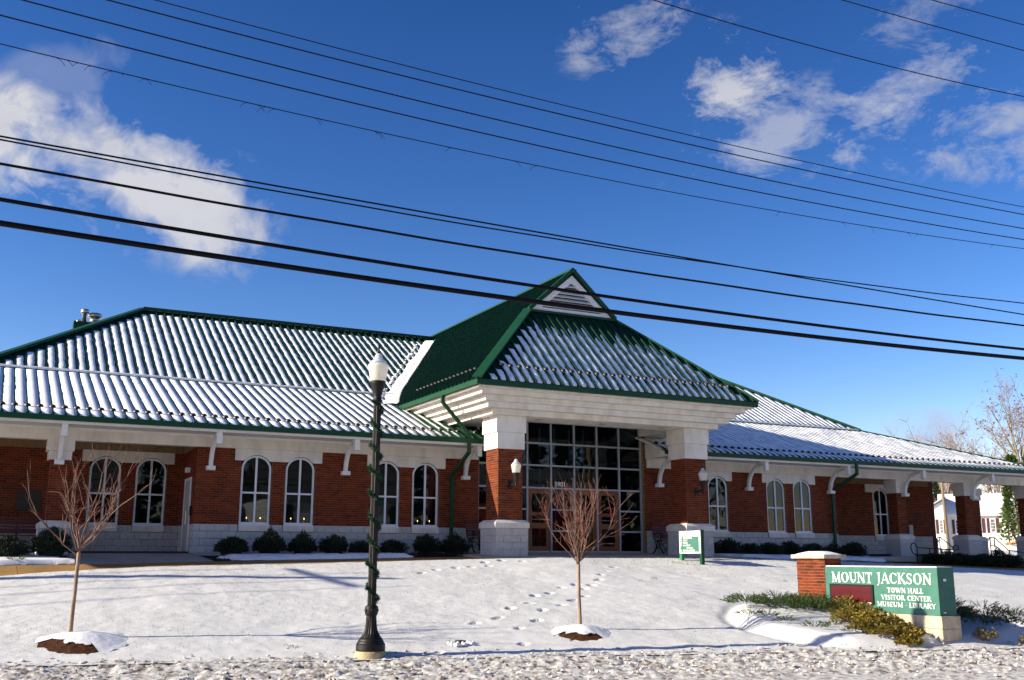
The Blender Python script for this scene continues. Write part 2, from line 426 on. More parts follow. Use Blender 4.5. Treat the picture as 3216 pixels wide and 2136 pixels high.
# ------------------------------------------------------------------ mesh helpers
class MB:
    def __init__(s):
        s.v = []; s.f = []
    def add(s, vs, fs):
        o = len(s.v)
        s.v.extend(vs)
        s.f.extend([tuple(i + o for i in f) for f in fs])
    def box(s, x0, x1, y0, y1, z0, z1):
        s.add([(x0, y0, z0), (x1, y0, z0), (x1, y1, z0), (x0, y1, z0), (x0, y0, z1), (x1, y0, z1), (x1, y1, z1), (x0, y1, z1)],
              [(0, 3, 2, 1), (4, 5, 6, 7), (0, 1, 5, 4), (1, 2, 6, 5), (2, 3, 7, 6), (3, 0, 4, 7)])
    def obox(s, c, ax, ay, az):   # oriented box, half vectors
        c = Vector(c); ax = Vector(ax); ay = Vector(ay); az = Vector(az)
        vs = []
        for sz in (-1, 1):
            for sx, sy in ((-1, -1), (1, -1), (1, 1), (-1, 1)):
                vs.append(tuple(c + ax * sx + ay * sy + az * sz))
        s.add(vs, [(0, 3, 2, 1), (4, 5, 6, 7), (0, 1, 5, 4), (1, 2, 6, 5), (2, 3, 7, 6), (3, 0, 4, 7)])
    def beam(s, a, b, w, h, up=(0, 0, 1)):   # box along a-b, width w, height h
        a = Vector(a); b = Vector(b); d = (b - a)
        t = d.normalized(); upv = Vector(up)
        sd = t.cross(upv).normalized(); n = sd.cross(t)
        s.obox((a + b) / 2, d / 2, sd * w / 2, n * h / 2)
    def prism(s, poly, d):       # polygon (list of 3d), extruded by vector d
        n = len(poly); d = Vector(d)
        vs = [tuple(p) for p in poly] + [tuple(Vector(p) + d) for p in poly]
        fs = [tuple(range(n - 1, -1, -1)), tuple(range(n, 2 * n))]
        fs += [(i, (i + 1) % n, n + (i + 1) % n, n + i) for i in range(n)]
        s.add(vs, fs)
    def quad(s, a, b, c, d):
        s.add([tuple(a), tuple(b), tuple(c), tuple(d)], [(0, 1, 2, 3)])
    def tri(s, a, b, c):
        s.add([tuple(a), tuple(b), tuple(c)], [(0, 1, 2)])
    def tube(s, pts, rads, n=6, caps=True):
        pts = [Vector(p) for p in pts]
        if isinstance(rads, (int, float)): rads = [rads] * len(pts)
        o = len(s.v); ref = None
        for i, p in enumerate(pts):
            d = (pts[min(i + 1, len(pts) - 1)] - pts[max(i - 1, 0)])
            if d.length < 1e-9: d = Vector((0, 0, 1))
            d.normalize()
            if ref is None:
                ref = Vector((1, 0, 0)) if abs(d.x) < 0.8 else Vector((0, 1, 0))
            a = (ref - d * ref.dot(d))
            if a.length < 1e-6: a = d.orthogonal()
            a.normalize(); ref = a
            b = d.cross(a)
            for k in range(n):
                t = 2 * math.pi * k / n
                s.v.append(tuple(p + (a * math.cos(t) + b * math.sin(t)) * rads[i]))
        for i in range(len(pts) - 1):
            for k in range(n):
                k2 = (k + 1) % n
                s.f.append((o + i * n + k, o + i * n + k2, o + (i + 1) * n + k2, o + (i + 1) * n + k))
        if caps:
            s.f.append(tuple(o + k for k in range(n - 1, -1, -1)))
            e = o + (len(pts) - 1) * n
            s.f.append(tuple(e + k for k in range(n)))
    def lathe(s, prof, c=(0, 0, 0), n=24, flute=None):
        o = len(s.v)
        for i, (z, r) in enumerate(prof):
            for k in range(n):
                t = 2 * math.pi * k / n
                rr = r
                if flute and flute[0] <= z <= flute[1]:
                    rr = r * (1 - flute[2] * (k % 2))
                s.v.append((c[0] + rr * math.cos(t), c[1] + rr * math.sin(t), c[2] + z))
        for i in range(len(prof) - 1):
            for k in range(n):
                k2 = (k + 1) % n
                s.f.append((o + i * n + k, o + i * n + k2, o + (i + 1) * n + k2, o + (i + 1) * n + k))
        s.f.append(tuple(o + k for k in range(n - 1, -1, -1)))
        e = o + (len(prof) - 1) * n
        s.f.append(tuple(e + k for k in range(n)))
    def mesh(s, name, mat, smooth=False):
        me = bpy.data.meshes.new(name)
        me.from_pydata([tuple(v) for v in s.v], [], s.f)
        if mat: me.materials.append(MATS[mat] if isinstance(mat, str) else mat)
        if smooth:
            me.polygons.foreach_set('use_smooth', [True] * len(me.polygons))
        me.update()
        return me
    def build(s, name, mat, parent=None, smooth=False):
        return link(name, s.mesh(name, mat, smooth), parent)

WM = {}     # world matrices of things that have children
def link(name, me, parent=None, mtx=None):
    o = bpy.data.objects.new(name, me)
    COL.objects.link(o)
    if mtx is not None: o.matrix_basis = mtx
    WM[o] = mtx.copy() if mtx is not None else Matrix()
    if parent is not None:
        o.parent = parent
        o.matrix_parent_inverse = WM[parent].inverted()
    return o
def tag(o, label=None, cat=None, group=None, kind=None):
    if label: o['label'] = label
    if cat: o['category'] = cat
    if group: o['group'] = group
    if kind: o['kind'] = kind
    return o
def thing(name, loc, label, cat, group=None, rz=0.0):
    return tag(link(name, None, None, Matrix.Translation(loc) @ Matrix.Rotation(rz, 4, 'Z')), label, cat, group)
def inst(name, me, parent, mtx):
    o = bpy.data.objects.new(name, me)
    COL.objects.link(o)
    o.matrix_basis = mtx; WM[o] = mtx
    if parent is not None:
        o.parent = parent
        o.matrix_parent_inverse = WM[parent].inverted()
    return o
def copy_tree(root, mtx, label=None, group=None):
    """copy of a thing built round its own origin, with copies of its parts"""
    r = root.copy(); COL.objects.link(r); r.matrix_basis = mtx; WM[r] = mtx
    if label: r['label'] = label
    if group: r['group'] = group
    for ch in [c for c in ALLCH.get(root, [])]:
        c = ch.copy(); COL.objects.link(c); c.parent = r; c.matrix_parent_inverse = Matrix()
        c.matrix_basis = ch.matrix_basis.copy()
        for g in ALLCH.get(ch, []):
            d = g.copy(); COL.objects.link(d); d.parent = c; d.matrix_parent_inverse = Matrix(); d.matrix_basis = g.matrix_basis.copy()
    return r
ALLCH = {}
def lpart(mb, name, mat, parent, smooth=False):      # a part in its thing's own coordinates
    me = mb.mesh(name, mat, smooth)
    o = bpy.data.objects.new(name, me); COL.objects.link(o); o.parent = parent; WM[o] = Matrix()
    ALLCH.setdefault(parent, []).append(o)
    return o
def lthing(name, label, cat, group=None):
    o = bpy.data.objects.new(name, None); COL.objects.link(o); WM[o] = Matrix()
    return tag(o, label, cat, group)
def put(o, loc, rz=0.0, sc=1.0):
    o.matrix_basis = Matrix.Translation(loc) @ Matrix.Rotation(rz, 4, 'Z') @ Matrix.Scale(sc, 4) if isinstance(sc, (int, float)) else Matrix.Translation(loc) @ Matrix.Rotation(rz, 4, 'Z') @ Matrix.Diagonal((*sc, 1))
    WM[o] = o.matrix_basis.copy()
    return o

# ------------------------------------------------------------------ ground
ZOX = [-60, -20, 0, .6, 2.3, 4, 5.6, 11.7, 14.3, 20, 23.3, 28.7, 34.3, 42, 60]
ZOZ = [.6, 1.0, 1.38, 1.42, 1.54, 1.62, 1.64, 1.77, 1.83, 1.82, 1.80, 1.62, 1.38, 1.15, .9]
YTOP = 26.5
def road_edge(x): return 19.37 - .2816 * np.clip(x, -40, 60)
BED_C = (17.5, 17.0); BED_R = (3.25, 2.75)
def G0(x, y):
    x = np.asarray(x, float); y = np.asarray(y, float)
    ye = road_edge(x); zo = np.interp(x, ZOX, ZOZ)
    t = np.clip((y - ye) / (YTOP - ye), 0, 1)
    return .12 + (zo - .12) * t
def G(x, y):
    x = np.asarray(x, float); y = np.asarray(y, float)
    z = G0(x, y)
    z = z + (fbm(x * .35, y * .35, 3, 3) - .5) * .10 * np.clip((y - road_edge(x)) / 2, 0, 1) * np.clip((YTOP - y) / 1.5, 0, 1)
    r = np.sqrt(((x - BED_C[0]) / BED_R[0]) ** 2 + ((y - BED_C[1]) / BED_R[1]) ** 2)
    r = r + (vnoise(x * 1.1, y * 1.1, 21) - .5) * .10
    k = np.clip((1.0 - r) / .16, 0, 1); k = k * k * (3 - 2 * k)
    edge = np.clip(1 - np.abs(r - 1.03) / .06, 0, 1)
    fade = np.clip((y - road_edge(x)) / .5, 0, 1)
    z = z + (k * .17 - edge * .035) * fade
    return z
FOOT = [(9.07, 19.38, .34), (9.70, 19.62, .30), (10.34, 20.31, .33), (10.99, 20.66, .30), (11.51, 21.38, .32), (12.03, 21.62, .28),
        (12.71, 22.27, .30), (13.26, 22.53, .28), (9.73, 18.71, .24), (10.36, 19.16, .22), (10.91, 19.94, .30), (11.61, 20.32, .30),
        (12.13, 20.73, .28), (12.66, 21.09, .26), (13.14, 21.92, .26), (14.17, 22.91, .3), (13.58, 22.29, .26), (14.6, 23.5, .28), (15.1, 24.0, .26),
        (12.40, 25.86, .28), (13.0, 26.06, .28), (12.25, 25.33, .26), (11.22, 25.19, .26), (11.7, 25.25, .26), (9.26, 17.63, .22), (7.51, 17.55, .22),
        (10.6, 25.0, .26), (10.1, 24.7, .26), (13.5, 25.8, .25), (15.7, 24.6, .26), (8.25, 18.1, .24)]

def build_grid(name, xs, ts, fy, fz, mat, smooth=True):
    nx, nt_ = len(xs), len(ts)
    X, T = np.meshgrid(xs, ts)
    Y = fy(X, T); Z = fz(X, Y)
    co = np.stack([X, Y, Z], -1).reshape(-1, 3)
    i = np.arange(nt_ - 1)[:, None] * nx + np.arange(nx - 1)[None, :]
    q = np.stack([i, i + 1, i + nx + 1, i + nx], -1).reshape(-1, 4)
    me = bpy.data.meshes.new(name)
    me.vertices.add(len(co)); me.vertices.foreach_set('co', co.ravel())
    me.loops.add(q.size); me.loops.foreach_set('vertex_index', q.ravel())
    me.polygons.add(len(q)); me.polygons.foreach_set('loop_start', np.arange(0, q.size, 4)); me.polygons.foreach_set('loop_total', np.full(len(q), 4))
    me.update(calc_edges=True); me.validate()
    if smooth: me.polygons.foreach_set('use_smooth', np.ones(len(q), bool))
    me.materials.append(MATS[mat])
    return link(name, me)

def lawn_z(X, Y):
    Z = G(X, Y) + (fbm(X * 2.2, Y * 2.2, 5, 4) - .5) * .030
    Z = Z + (fbm(X * 9, Y * 9, 15, 3, .6) - .5) * .014
    fd = Vector((.78, .62))
    for fx, fy, ln in FOOT:
        h1 = (fx * 7.31 + fy * 3.17) % 1.0; h2 = (fx * 3.77 + fy * 9.13) % 1.0
        dx = X - fx; dy = Y - fy; th = .67 + (h1 - .5) * .55; cx_, sx_ = math.cos(th), math.sin(th)
        a = (dx * cx_ + dy * sx_) / (ln * (.42 + .24 * h2)); b = (-dx * sx_ + dy * cx_) / (.075 + .03 * h1)
        a = a + .25 * b * b * (h2 - .5)
        r = np.sqrt(a * a + b * b) + (vnoise(X * 22, Y * 22, 71) - .5) * .55
        pit = np.clip((1.0 - r) / .35, 0, 1)
        rim = np.exp(-((r - 1.25) / .22) ** 2)
        Z = Z - pit * (.035 + .035 * h2) + rim * .012 * (.4 + h1)
    Z = Z - np.clip((Y - (YTOP - .12)) / .12, 0, 1) ** 2 * .05
    return Z + .035
ts = np.concatenate([np.linspace(0, .55, 130), np.linspace(.55, 1, 75)[1:]])
xs = np.concatenate([np.arange(-14, -1, .4), np.arange(-1, 22, .055), np.arange(22, 48, .16)])
lawn = build_grid('lawn', xs, ts, lambda X, T: road_edge(X) - .25 + (YTOP + .25 - road_edge(X)) * T, lawn_z, 'lawn_snow')
tag(lawn, 'snow covered lawn rising from the street to the building', kind='structure')

# slush along the near edge of the street
def slush_obj():
    ct, st = math.cos(math.atan(-.2816)), math.sin(math.atan(-.2816))
    us = np.arange(-3, 27, .042); vs = np.concatenate([np.arange(-7.0, -3.9, .12), np.arange(-3.9, .50, .042)])
    U, V = np.meshgrid(us, vs)
    P0 = np.array([0, 19.37])
    X = P0[0] + U * ct - V * st; Y = P0[1] + U * st + V * ct
    base = np.interp(V, [-7, -3.5, -1.2, -.1, .15, .5], [-.03, -.01, .03, .155, .165, .06])
    n1_ = fbm(U * 1.1, V * 2.4, 40, 3)
    chunk = fbm(U * 7.5, V * 10.0, 41, 4, .85) * .7 + .3 * fbm(U * 2.6, V * 4.5, 47, 3)
    rid = 1 - np.abs(2 * fbm(U * 7.2, V * 9.4, 45, 3, .7) - 1)
    rut = np.exp(-((V + .75 + .06 * np.sin(U * .7 + 2)) / .10) ** 2) * .03 + np.exp(-((V + 1.55 + .10 * np.sin(U * .6)) / .16) ** 2) * .055 + np.exp(-((V + 2.75 + .08 * np.sin(U * .8 + 1)) / .2) ** 2) * .06
    amp = np.interp(V, [-7, -3, -.6, .1, .5], [.8, 1.0, 1.15, .9, .5])
    Z = base + (n1_ - .5) * .07 + ((chunk - .5) * .145 + (rid - .6) * .03) * amp * (.55 + .9 * fbm(U * .5, V * 1.4, 52, 3)) - rut
    nx = len(us); ny = len(vs)
    co = np.stack([X, Y, Z], -1).reshape(-1, 3)
    i = np.arange(ny - 1)[:, None] * nx + np.arange(nx - 1)[None, :]
    q = np.stack([i, i + 1, i + nx + 1, i + nx], -1).reshape(-1, 4)
    me = bpy.data.meshes.new('slush')
    me.vertices.add(len(co)); me.vertices.foreach_set('co', co.ravel())
    me.loops.add(q.size); me.loops.foreach_set('vertex_index', q.ravel())
    me.polygons.add(len(q)); me.polygons.foreach_set('loop_start', np.arange(0, q.size, 4)); me.polygons.foreach_set('loop_total', np.full(len(q), 4))
    me.update(calc_edges=True)
    me.polygons.foreach_set('use_smooth', np.ones(len(q), bool))
    me.materials.append(MATS['slush'])
    o = link('slush', me)
    tag(o, 'churned dirty slush piled along the edge of the street', 'slush', kind='stuff')
slush_obj()

# loose crumbs and clods on the slush
def clods():
    rr = random.Random(21); m = MB()
    for k in range(2600):
        u, v = rr.uniform(-1.5, 24.5), min(.42, rr.gauss(-.9, 1.1))
        if v < -4: continue
        x, y = u * math.cos(math.atan(-.2816)) - v * math.sin(math.atan(-.2816)), 19.37 + u * math.sin(math.atan(-.2816)) + v * math.cos(math.atan(-.2816))
        z = float(np.interp(v, [-4, -1.2, -.1, .15, .5], [-.01, .03, .16, .18, .20])) + rr.uniform(-.02, .03)
        r = rr.uniform(.012, .045) * (1.5 if rr.random() < .06 else 1)
        o = len(m.v); q = rr.uniform(.5, .9)
        for (px_, py_, pz_) in ((1, 0, 0), (-1, 0, 0), (0, 1, 0), (0, -1, 0), (0, 0, 1), (0, 0, -1), (.7, .7, .3), (-.7, .6, .4), (.6, -.7, .4), (-.6, -.7, .2)):
            j = rr.uniform(.7, 1.25) * r; m.v.append((x + px_ * j, y + py_ * j, z + pz_ * j * q))
        for f in ((4, 6, 7), (4, 7, 9), (4, 9, 8), (4, 8, 6), (6, 0, 2), (6, 2, 7), (7, 2, 1), (7, 1, 9), (9, 1, 3), (9, 3, 8), (8, 3, 0), (8, 0, 6)): m.f.append(tuple(o + i for i in f))
    tag(m.build('slush_clods', 'slush'), 'loose clods and crumbs of dirty snow on the slush', 'slush', kind='stuff')
clods()

# the wide ground and the street
def far_z(X, Y):
    z = G0(X, Y)
    d = np.clip(Y - 31, 0, None); e = np.clip(X - 30, 0, None)
    z = z + np.where(Y > 26.5, np.clip((Y - 26.5) / 4, 0, 1) * (1.70 - np.interp(X, ZOX, ZOZ)) * .7, 0)
    z = z + np.clip(d * .022 + e * .006, 0, 3.2) * np.clip(d / 6, 0, 1)
    z = z + (fbm(X * .05, Y * .05, 9, 3) - .5) * np.clip((d + e) / 40, 0, 1) * .8
    near = (X > -14) & (X < 48) & (Y > road_edge(X) - 9) & (Y < 29)
    return np.where(near, z - .16, z - .03)
gx = np.concatenate([np.linspace(-900, -60, 22), np.linspace(-58, 130, 150), np.linspace(140, 900, 22)])
gy = np.concatenate([np.linspace(-500, -20, 14), np.linspace(-18, 120, 130), np.linspace(128, 1200, 26)])
ground = build_grid('ground', gx, gy, lambda X, T: T + 0 * X, far_z, 'far_snow')
tag(ground, 'wide snow dusted ground around the building and beyond', kind='structure')
mb = MB()
ct, st = math.cos(math.atan(-.2816)), math.sin(math.atan(-.2816))
def uv(u, v, z): return (u * ct - v * st, 19.37 + u * st + v * ct, z)
mb.quad(uv(-90, -16, .0), uv(90, -16, .0), uv(90, -.2, .0), uv(-90, -.2, .0))
mb.add([uv(-90, -16, .0), uv(90, -16, .0), uv(90, -16, -.3), uv(-90, -16, -.3)], [(0, 1, 2, 3)])
tag(mb.build('road', 'slush'), 'slush covered street', kind='structure')

# footpath
ZIX = [-20, 0, .64, 2.2, 4.3, 5.8, 12, 13.8, 20, 23.3, 28.7, 34.3, 42]
ZIZ = [1.2, 1.62, 1.65, 1.67, 1.71, 1.75, 1.86, 1.88, 1.88, 1.86, 1.74, 1.55, 1.3]
YIN = 28.2
px = list(np.arange(-14, 44.1, 1.5))
path = link('footpath', None); tag(path, 'wet tan concrete footpath between lawn and building', kind='structure')
for a, b in zip(px[:-1], px[1:]):
    m = MB()
    za, zb_ = np.interp([a, b], ZOX, ZOZ); ia, ib = np.interp([a, b], ZIX, ZIZ)
    a2, b2 = a + .006, b - .006
    m.add([(a2, YTOP - .15, za - .035), (b2, YTOP - .15, zb_ - .035), (b2, YIN, ib), (a2, YIN, ia),
           (a2, YTOP - .15, za - .2), (b2, YTOP - .15, zb_ - .2), (b2, YIN, ib - .2), (a2, YIN, ia - .2)],
          [(0, 1, 2, 3), (0, 4, 5, 1), (1, 5, 6, 2), (2, 6, 7, 3), (3, 7, 4, 0)])
    m.build('paving_slab', 'concrete', path)
def strip(name, pts_o, pts_i, mat, parent=None):
    m = MB(); n = len(pts_o)
    m.add(list(pts_o) + list(pts_i), [(k, k + 1, n + k + 1, n + k) for k in range(n - 1)])
    return m.build(name, mat, parent)
def zin(x): return float(np.interp(x, ZIX, ZIZ))
# planting beds (soil) between path and walls, entrance slab, porch floors
def bed(x0, x1, name, y1=30.6):
    nx = int((x1 - x0) / .12) + 1; xs_ = np.linspace(x0, x1, nx)
    return build_grid(name, xs_, np.linspace(0, 1, 22), lambda X, T: YIN + .0 + T * (y1 - YIN),
                      lambda X, Y: np.interp(X, ZIX, ZIZ) + np.clip((Y - YIN) / (30.6 - YIN), 0, 1) * (1.90 - np.interp(X, ZIX, ZIZ)) + (fbm(X * 3, Y * 3, 33, 3) - .5) * .05 + .0, 'soil')
for x0, x1, nm in ((-13.5, 2.25, 'left'), (5.75, 13.0, 'mid'), (22.3, 38.0, 'right')):
    o = bed(x0, x1, 'planting_bed'); tag(o, 'dark planting bed along the wall, %s' % {'left': 'before the far left porch', 'mid': 'between side porch and entrance', 'right': 'right of the entrance'}[nm], kind='structure')
def snow_patch(x0, x1, y0, y1, seed, thr, label):
    """drift of snow lying on a planting bed, ragged outline"""
    nx = int((x1 - x0) / .07) + 1; ny = int((y1 - y0) / .07) + 1
    X, Y = np.meshgrid(np.linspace(x0, x1, nx), np.linspace(y0, y1, ny))
    u = (X - x0) / (x1 - x0); v = (Y - y0) / (y1 - y0)
    h = fbm(X * 1.3, Y * 1.8, seed, 4) - thr + .35 * np.minimum(np.minimum(u * 8, (1 - u) * 8), np.minimum(v * 14, (1 - v) * 3.5)).clip(0, 1) - .25
    zb_ = np.interp(X, ZIX, ZIZ) + np.clip((Y - YIN) / (30.6 - YIN), 0, 1) * (1.90 - np.interp(X, ZIX, ZIZ))
    Z = zb_ + np.clip(h, -.06, .16) * .75 + .0
    Z[0] -= .10; Z[1] -= .02
    co = np.stack([X, Y, Z], -1).reshape(-1, 3)
    i = (np.arange(ny - 1)[:, None] * nx + np.arange(nx - 1)[None, :])
    hq = (h[:-1, :-1] + h[1:, :-1] + h[1:, 1:] + h[:-1, 1:]) / 4
    i = i[(hq > -.03) | ((v[:-1, :-1] < .12) & (hq > -.12))]
    m = MB(); m.v = [tuple(c) for c in co]; m.f = [(int(k), int(k + 1), int(k + nx + 1), int(k + nx)) for k in i.ravel()]
    o = m.build('snow_drift', 'snow', None, True)
    tag(o, label, 'snow', kind='stuff')
snow_patch(5.95, 11.3, 28.22, 29.5, 3, .30, 'strip of snow before the shrubs left of the lamp post')
snow_patch(-6, 2.3, 28.22, 29.6, 4, .22, 'bank of snow before the far left shrubs')
snow_patch(22.4, 30.6, 28.22, 30.0, 6, .34, 'thin snow among the shrubs right of the entrance')
def slab(name, pts, mat, label, t=.25):
    m = MB(); m.prism([(p[0], p[1], p[2] - t) for p in pts], (0, 0, t))
    o = m.build(name, mat); tag(o, label, kind='structure'); return o
slab('entrance_slab', [(13.0, YIN - .85, 1.885), (22.3, YIN - .85, 1.885), (22.3, 30.75, 2.02), (13.0, 30.75, 2.02)], 'porch_concrete', 'concrete slab of the entrance portico')
slab('porch_floor', [(-6.0, 30.45, 1.93), (5.5, 30.45, 1.95), (5.5, 32.95, 1.985), (-6.0, 32.95, 1.985)], 'porch_concrete', 'concrete floor of the left side porch')
slab('porch_apron', [(2.3, YIN + .004, zin(2.3)), (5.7, YIN + .004, zin(5.7)), (5.5, 30.449, 1.95), (2.3, 30.449, 1.94)], 'porch_concrete', 'concrete apron before the left side porch')
slab('porch_floor', [(29.8, 28.9, 1.90), (41.5, 28.9, 1.90), (41.5, 34.0, 1.96), (29.8, 34.0, 1.96)], 'porch_concrete', 'concrete floor of the right corner porch', t=.6)

# ================================================================== TOWN HALL
CX = 17.64
def mx(x): return 2 * CX - x          # the building is symmetric about its entrance
YW, YR = 30.54, 32.92                 # main wall plane, recessed porch wall plane
ZB, ZL, ZT = 1.95, 2.775, 4.95        # base, top of block course, top of brickwork
TH = thing('town_hall', (CX, YW, ZB), 'long brick town hall with green metal roof and gabled white entrance portico', 'building')

CO, BL = .0677, .2032
def wall_rects(x0, x1, z0, z1, holes):
    """rectangles of a wall with rectangular holes (x0,x1,z0,z1)"""
    xs_ = sorted({x0, x1, *[h[0] for h in holes], *[h[1] for h in holes]})
    out = []
    for a, b in zip(xs_[:-1], xs_[1:]):
        if b <= x0 or a >= x1: continue
        hs = sorted([(h[2], h[3]) for h in holes if h[0] < b - 1e-6 and h[1] > a + 1e-6])
        z = z0
        for h0, h1 in hs:
            if h0 > z: out.append((a, b, z, h0))
            z = max(z, h1)
        if z < z1: out.append((a, b, z, z1))
    return out
def course_spans(x0, x1, z, h, holes):
    sp = [(x0, x1)]
    for hx0, hx1, hz0, hz1 in holes:
        if hz0 < z + h - .004 and hz1 > z + .004:
            new = []
            for a, b in sp:
                if hx1 <= a or hx0 >= b: new.append((a, b)); continue
                if hx0 > a: new.append((a, hx0))
                if hx1 < b: new.append((hx1, b))
            sp = new
    return sp
def units(x0, x1, z0, z1, holes, L, H, joint, start=0):
    """running bond: list of (xa, xb, za, zb)"""
    out = []; k = 0; z = z0
    while z + H <= z1 + .012:
        off = (k % 2) * L / 2 + start
        for a, b in course_spans(x0, x1, z, H, holes):
            i = math.floor((a - off) / L)
            while True:
                u0 = i * L + off; u1 = u0 + L
                if u0 >= b: break
                aa, bb = max(u0, a), min(u1, b)
                if bb - aa > .03: out.append((aa + joint / 2, bb - joint / 2, z + joint / 2, min(z + H, z1 + .006) - joint / 2))
                i += 1
        z += H; k += 1
    return out

brickwork = MB()           # all bricks beyond the 300 that are parts of their own
UB = {}
def unit_mesh(kind, w, h, mat, d=.03):
    key = (kind, round(w, 3), round(h, 3))
    if key not in UB:
        m = MB(); b = .0035 if kind == 'brick' else .007
        x, z = w / 2, h / 2
        # front face towards -Y with a small chamfer
        m.add([(-x, d, -z), (x, d, -z), (x, d, z), (-x, d, z), (-x, b, -z), (x, b, -z), (x, b, z), (-x, b, z),
               (-x + b, 0, -z + b), (x - b, 0, -z + b), (x - b, 0, z - b), (-x + b, 0, z - b)],
              [(8, 9, 10, 11), (4, 5, 9, 8), (5, 6, 10, 9), (6, 7, 11, 10), (7, 4, 8, 11), (0, 1, 5, 4), (1, 2, 6, 5), (2, 3, 7, 6), (3, 0, 4, 7)])
        UB[key] = m.mesh(kind, mat)
    return UB[key]
FACE = {'front': Matrix.Rotation(0, 4, 'Z'), 'left': Matrix.Rotation(-math.pi / 2, 4, 'Z'), 'right': Matrix.Rotation(math.pi / 2, 4, 'Z')}
def lay(us, kind, plane, face, parent=None, mat='brick', proud=.009):
    """lay units on a wall: face front -> plane is Y and units run along X; left -> plane is X, units run along Y (face looks to -X)"""
    for a, b, za, zb_ in us:
        w, h = b - a, zb_ - za; c = (a + b) / 2; zc = (za + zb_) / 2
        jit = random.uniform(-.0015, .0015)
        if face == 'front': t = Matrix.Translation((c, plane - proud + jit, zc))
        elif face == 'left': t = Matrix.Translation((plane - proud + jit, c, zc))
        else: t = Matrix.Translation((plane + proud - jit, c, zc))
        mt = t @ FACE[face]
        if parent is not None:
            inst(kind, unit_mesh(kind, w, h, mat), parent, mt)
        else:
            x, z, d = w / 2, h / 2, .02
            vs = [(-x, d, -z), (x, d, -z), (x, d, z), (-x, d, z), (-x, 0, -z), (x, 0, -z), (x, 0, z), (-x, 0, z)]
            brickwork.add([tuple(mt @ Vector(v)) for v in vs], [(4, 5, 6, 7), (0, 1, 5, 4), (1, 2, 6, 5), (2, 3, 7, 6), (3, 0, 4, 7)])

# windows ---------------------------------------------------------------
WZ0, WZ1, WSP, WTR = 2.79, 4.77, 4.38, 3.69
def arch(dx, hw=.435, top=WZ1, sp=WSP):
    return sp + (top - sp) * math.sqrt(max(0, 1 - (dx / hw) ** 2))
def window(xc, yw, blind=True, sill=True):
    hw = .435
    w = link('window', None, TH)
    def ring(h, zt, zb_, sp, n=14):
        pts = [(xc - h, zb_), (xc + h, zb_)]
        for k in range(n + 1):
            t = math.pi * k / n
            pts.append((xc + h * math.cos(t), sp + (zt - sp) * math.sin(t)))
        return pts
    yf = yw + .045
    o = ring(hw, WZ1, WZ0, WSP); i = ring(hw - .055, WZ1 - .055, WZ0 + .055, WSP)
    m = MB(); n = len(o)
    vs = [(x, yf, z) for x, z in o] + [(x, yf, z) for x, z in i] + [(x, yf + .07, z) for x, z in o] + [(x, yf + .07, z) for x, z in i]
    fs = []
    for k in range(n):
        k2 = (k + 1) % n
        fs += [(k, k2, n + k2, n + k), (n + k, n + k2, 3 * n + k2, 3 * n + k), (k2, k, 2 * n + k, 2 * n + k2)]
    m.add(vs, fs)
    m.build('frame', 'white_frame', w)
    m = MB(); m.box(xc - .028, xc + .028, yf - .004, yf + .05, WZ0 + .05, WZ1 - .05); m.build('mullion', 'white_frame', w)
    m = MB(); m.box(xc - hw + .05, xc - .029, yf + .002, yf + .05, WTR - .026, WTR + .026); m.box(xc + .029, xc + hw - .05, yf + .002, yf + .05, WTR - .026, WTR + .026); m.build('transom', 'white_frame', w)
    yp = yf + .035
    for sx in (-1, 1):
        a, b = (xc - hw + .05, xc - .025) if sx < 0 else (xc + .025, xc + hw - .05)
        m = MB(); m.quad((a, yp, WZ0 + .05), (b, yp, WZ0 + .05), (b, yp, WTR - .02), (a, yp, WTR - .02)); m.build('pane', 'glass', w)
        m = MB(); pts = [(a, yp, WTR + .02), (b, yp, WTR + .02)]
        for k in range(9):
            x = b + (a - b) * k / 8
            pts.append((x, yp, arch(x - xc, hw - .045, WZ1 - .045)))
        m.add(pts, [tuple(range(len(pts)))]); m.build('pane', 'glass', w)
    if blind:
        m = MB(); z = WZ0 + (.06 if random.random() < .6 else .35)
        while z < WZ1 - .05:
            hwz = hw - .06 if z < WSP else max(.05, (hw - .06) * math.sqrt(max(0, 1 - ((z - WSP) / (WZ1 - WSP)) ** 2)))
            m.add([(xc - hwz, yf + .16, z), (xc + hwz, yf + .16, z), (xc + hwz, yf + .185, z + .022), (xc - hwz, yf + .185, z + .022)], [(0, 1, 2, 3)])
            z += .036
        m.build('blind', 'blind', w)
    if sill:
        m = MB(); m.box(xc - hw - .02, xc + hw + .02, yw - .055, yw + .04, 2.585, 2.748)
        m.build('sill', 'cast_stone', w)
        m = MB(); m.box(xc - hw - .01, xc + hw + .01, yw - .03, yw + .05, 2.750, 2.788); m.build('sub_sill', 'white_frame', w)
    return w
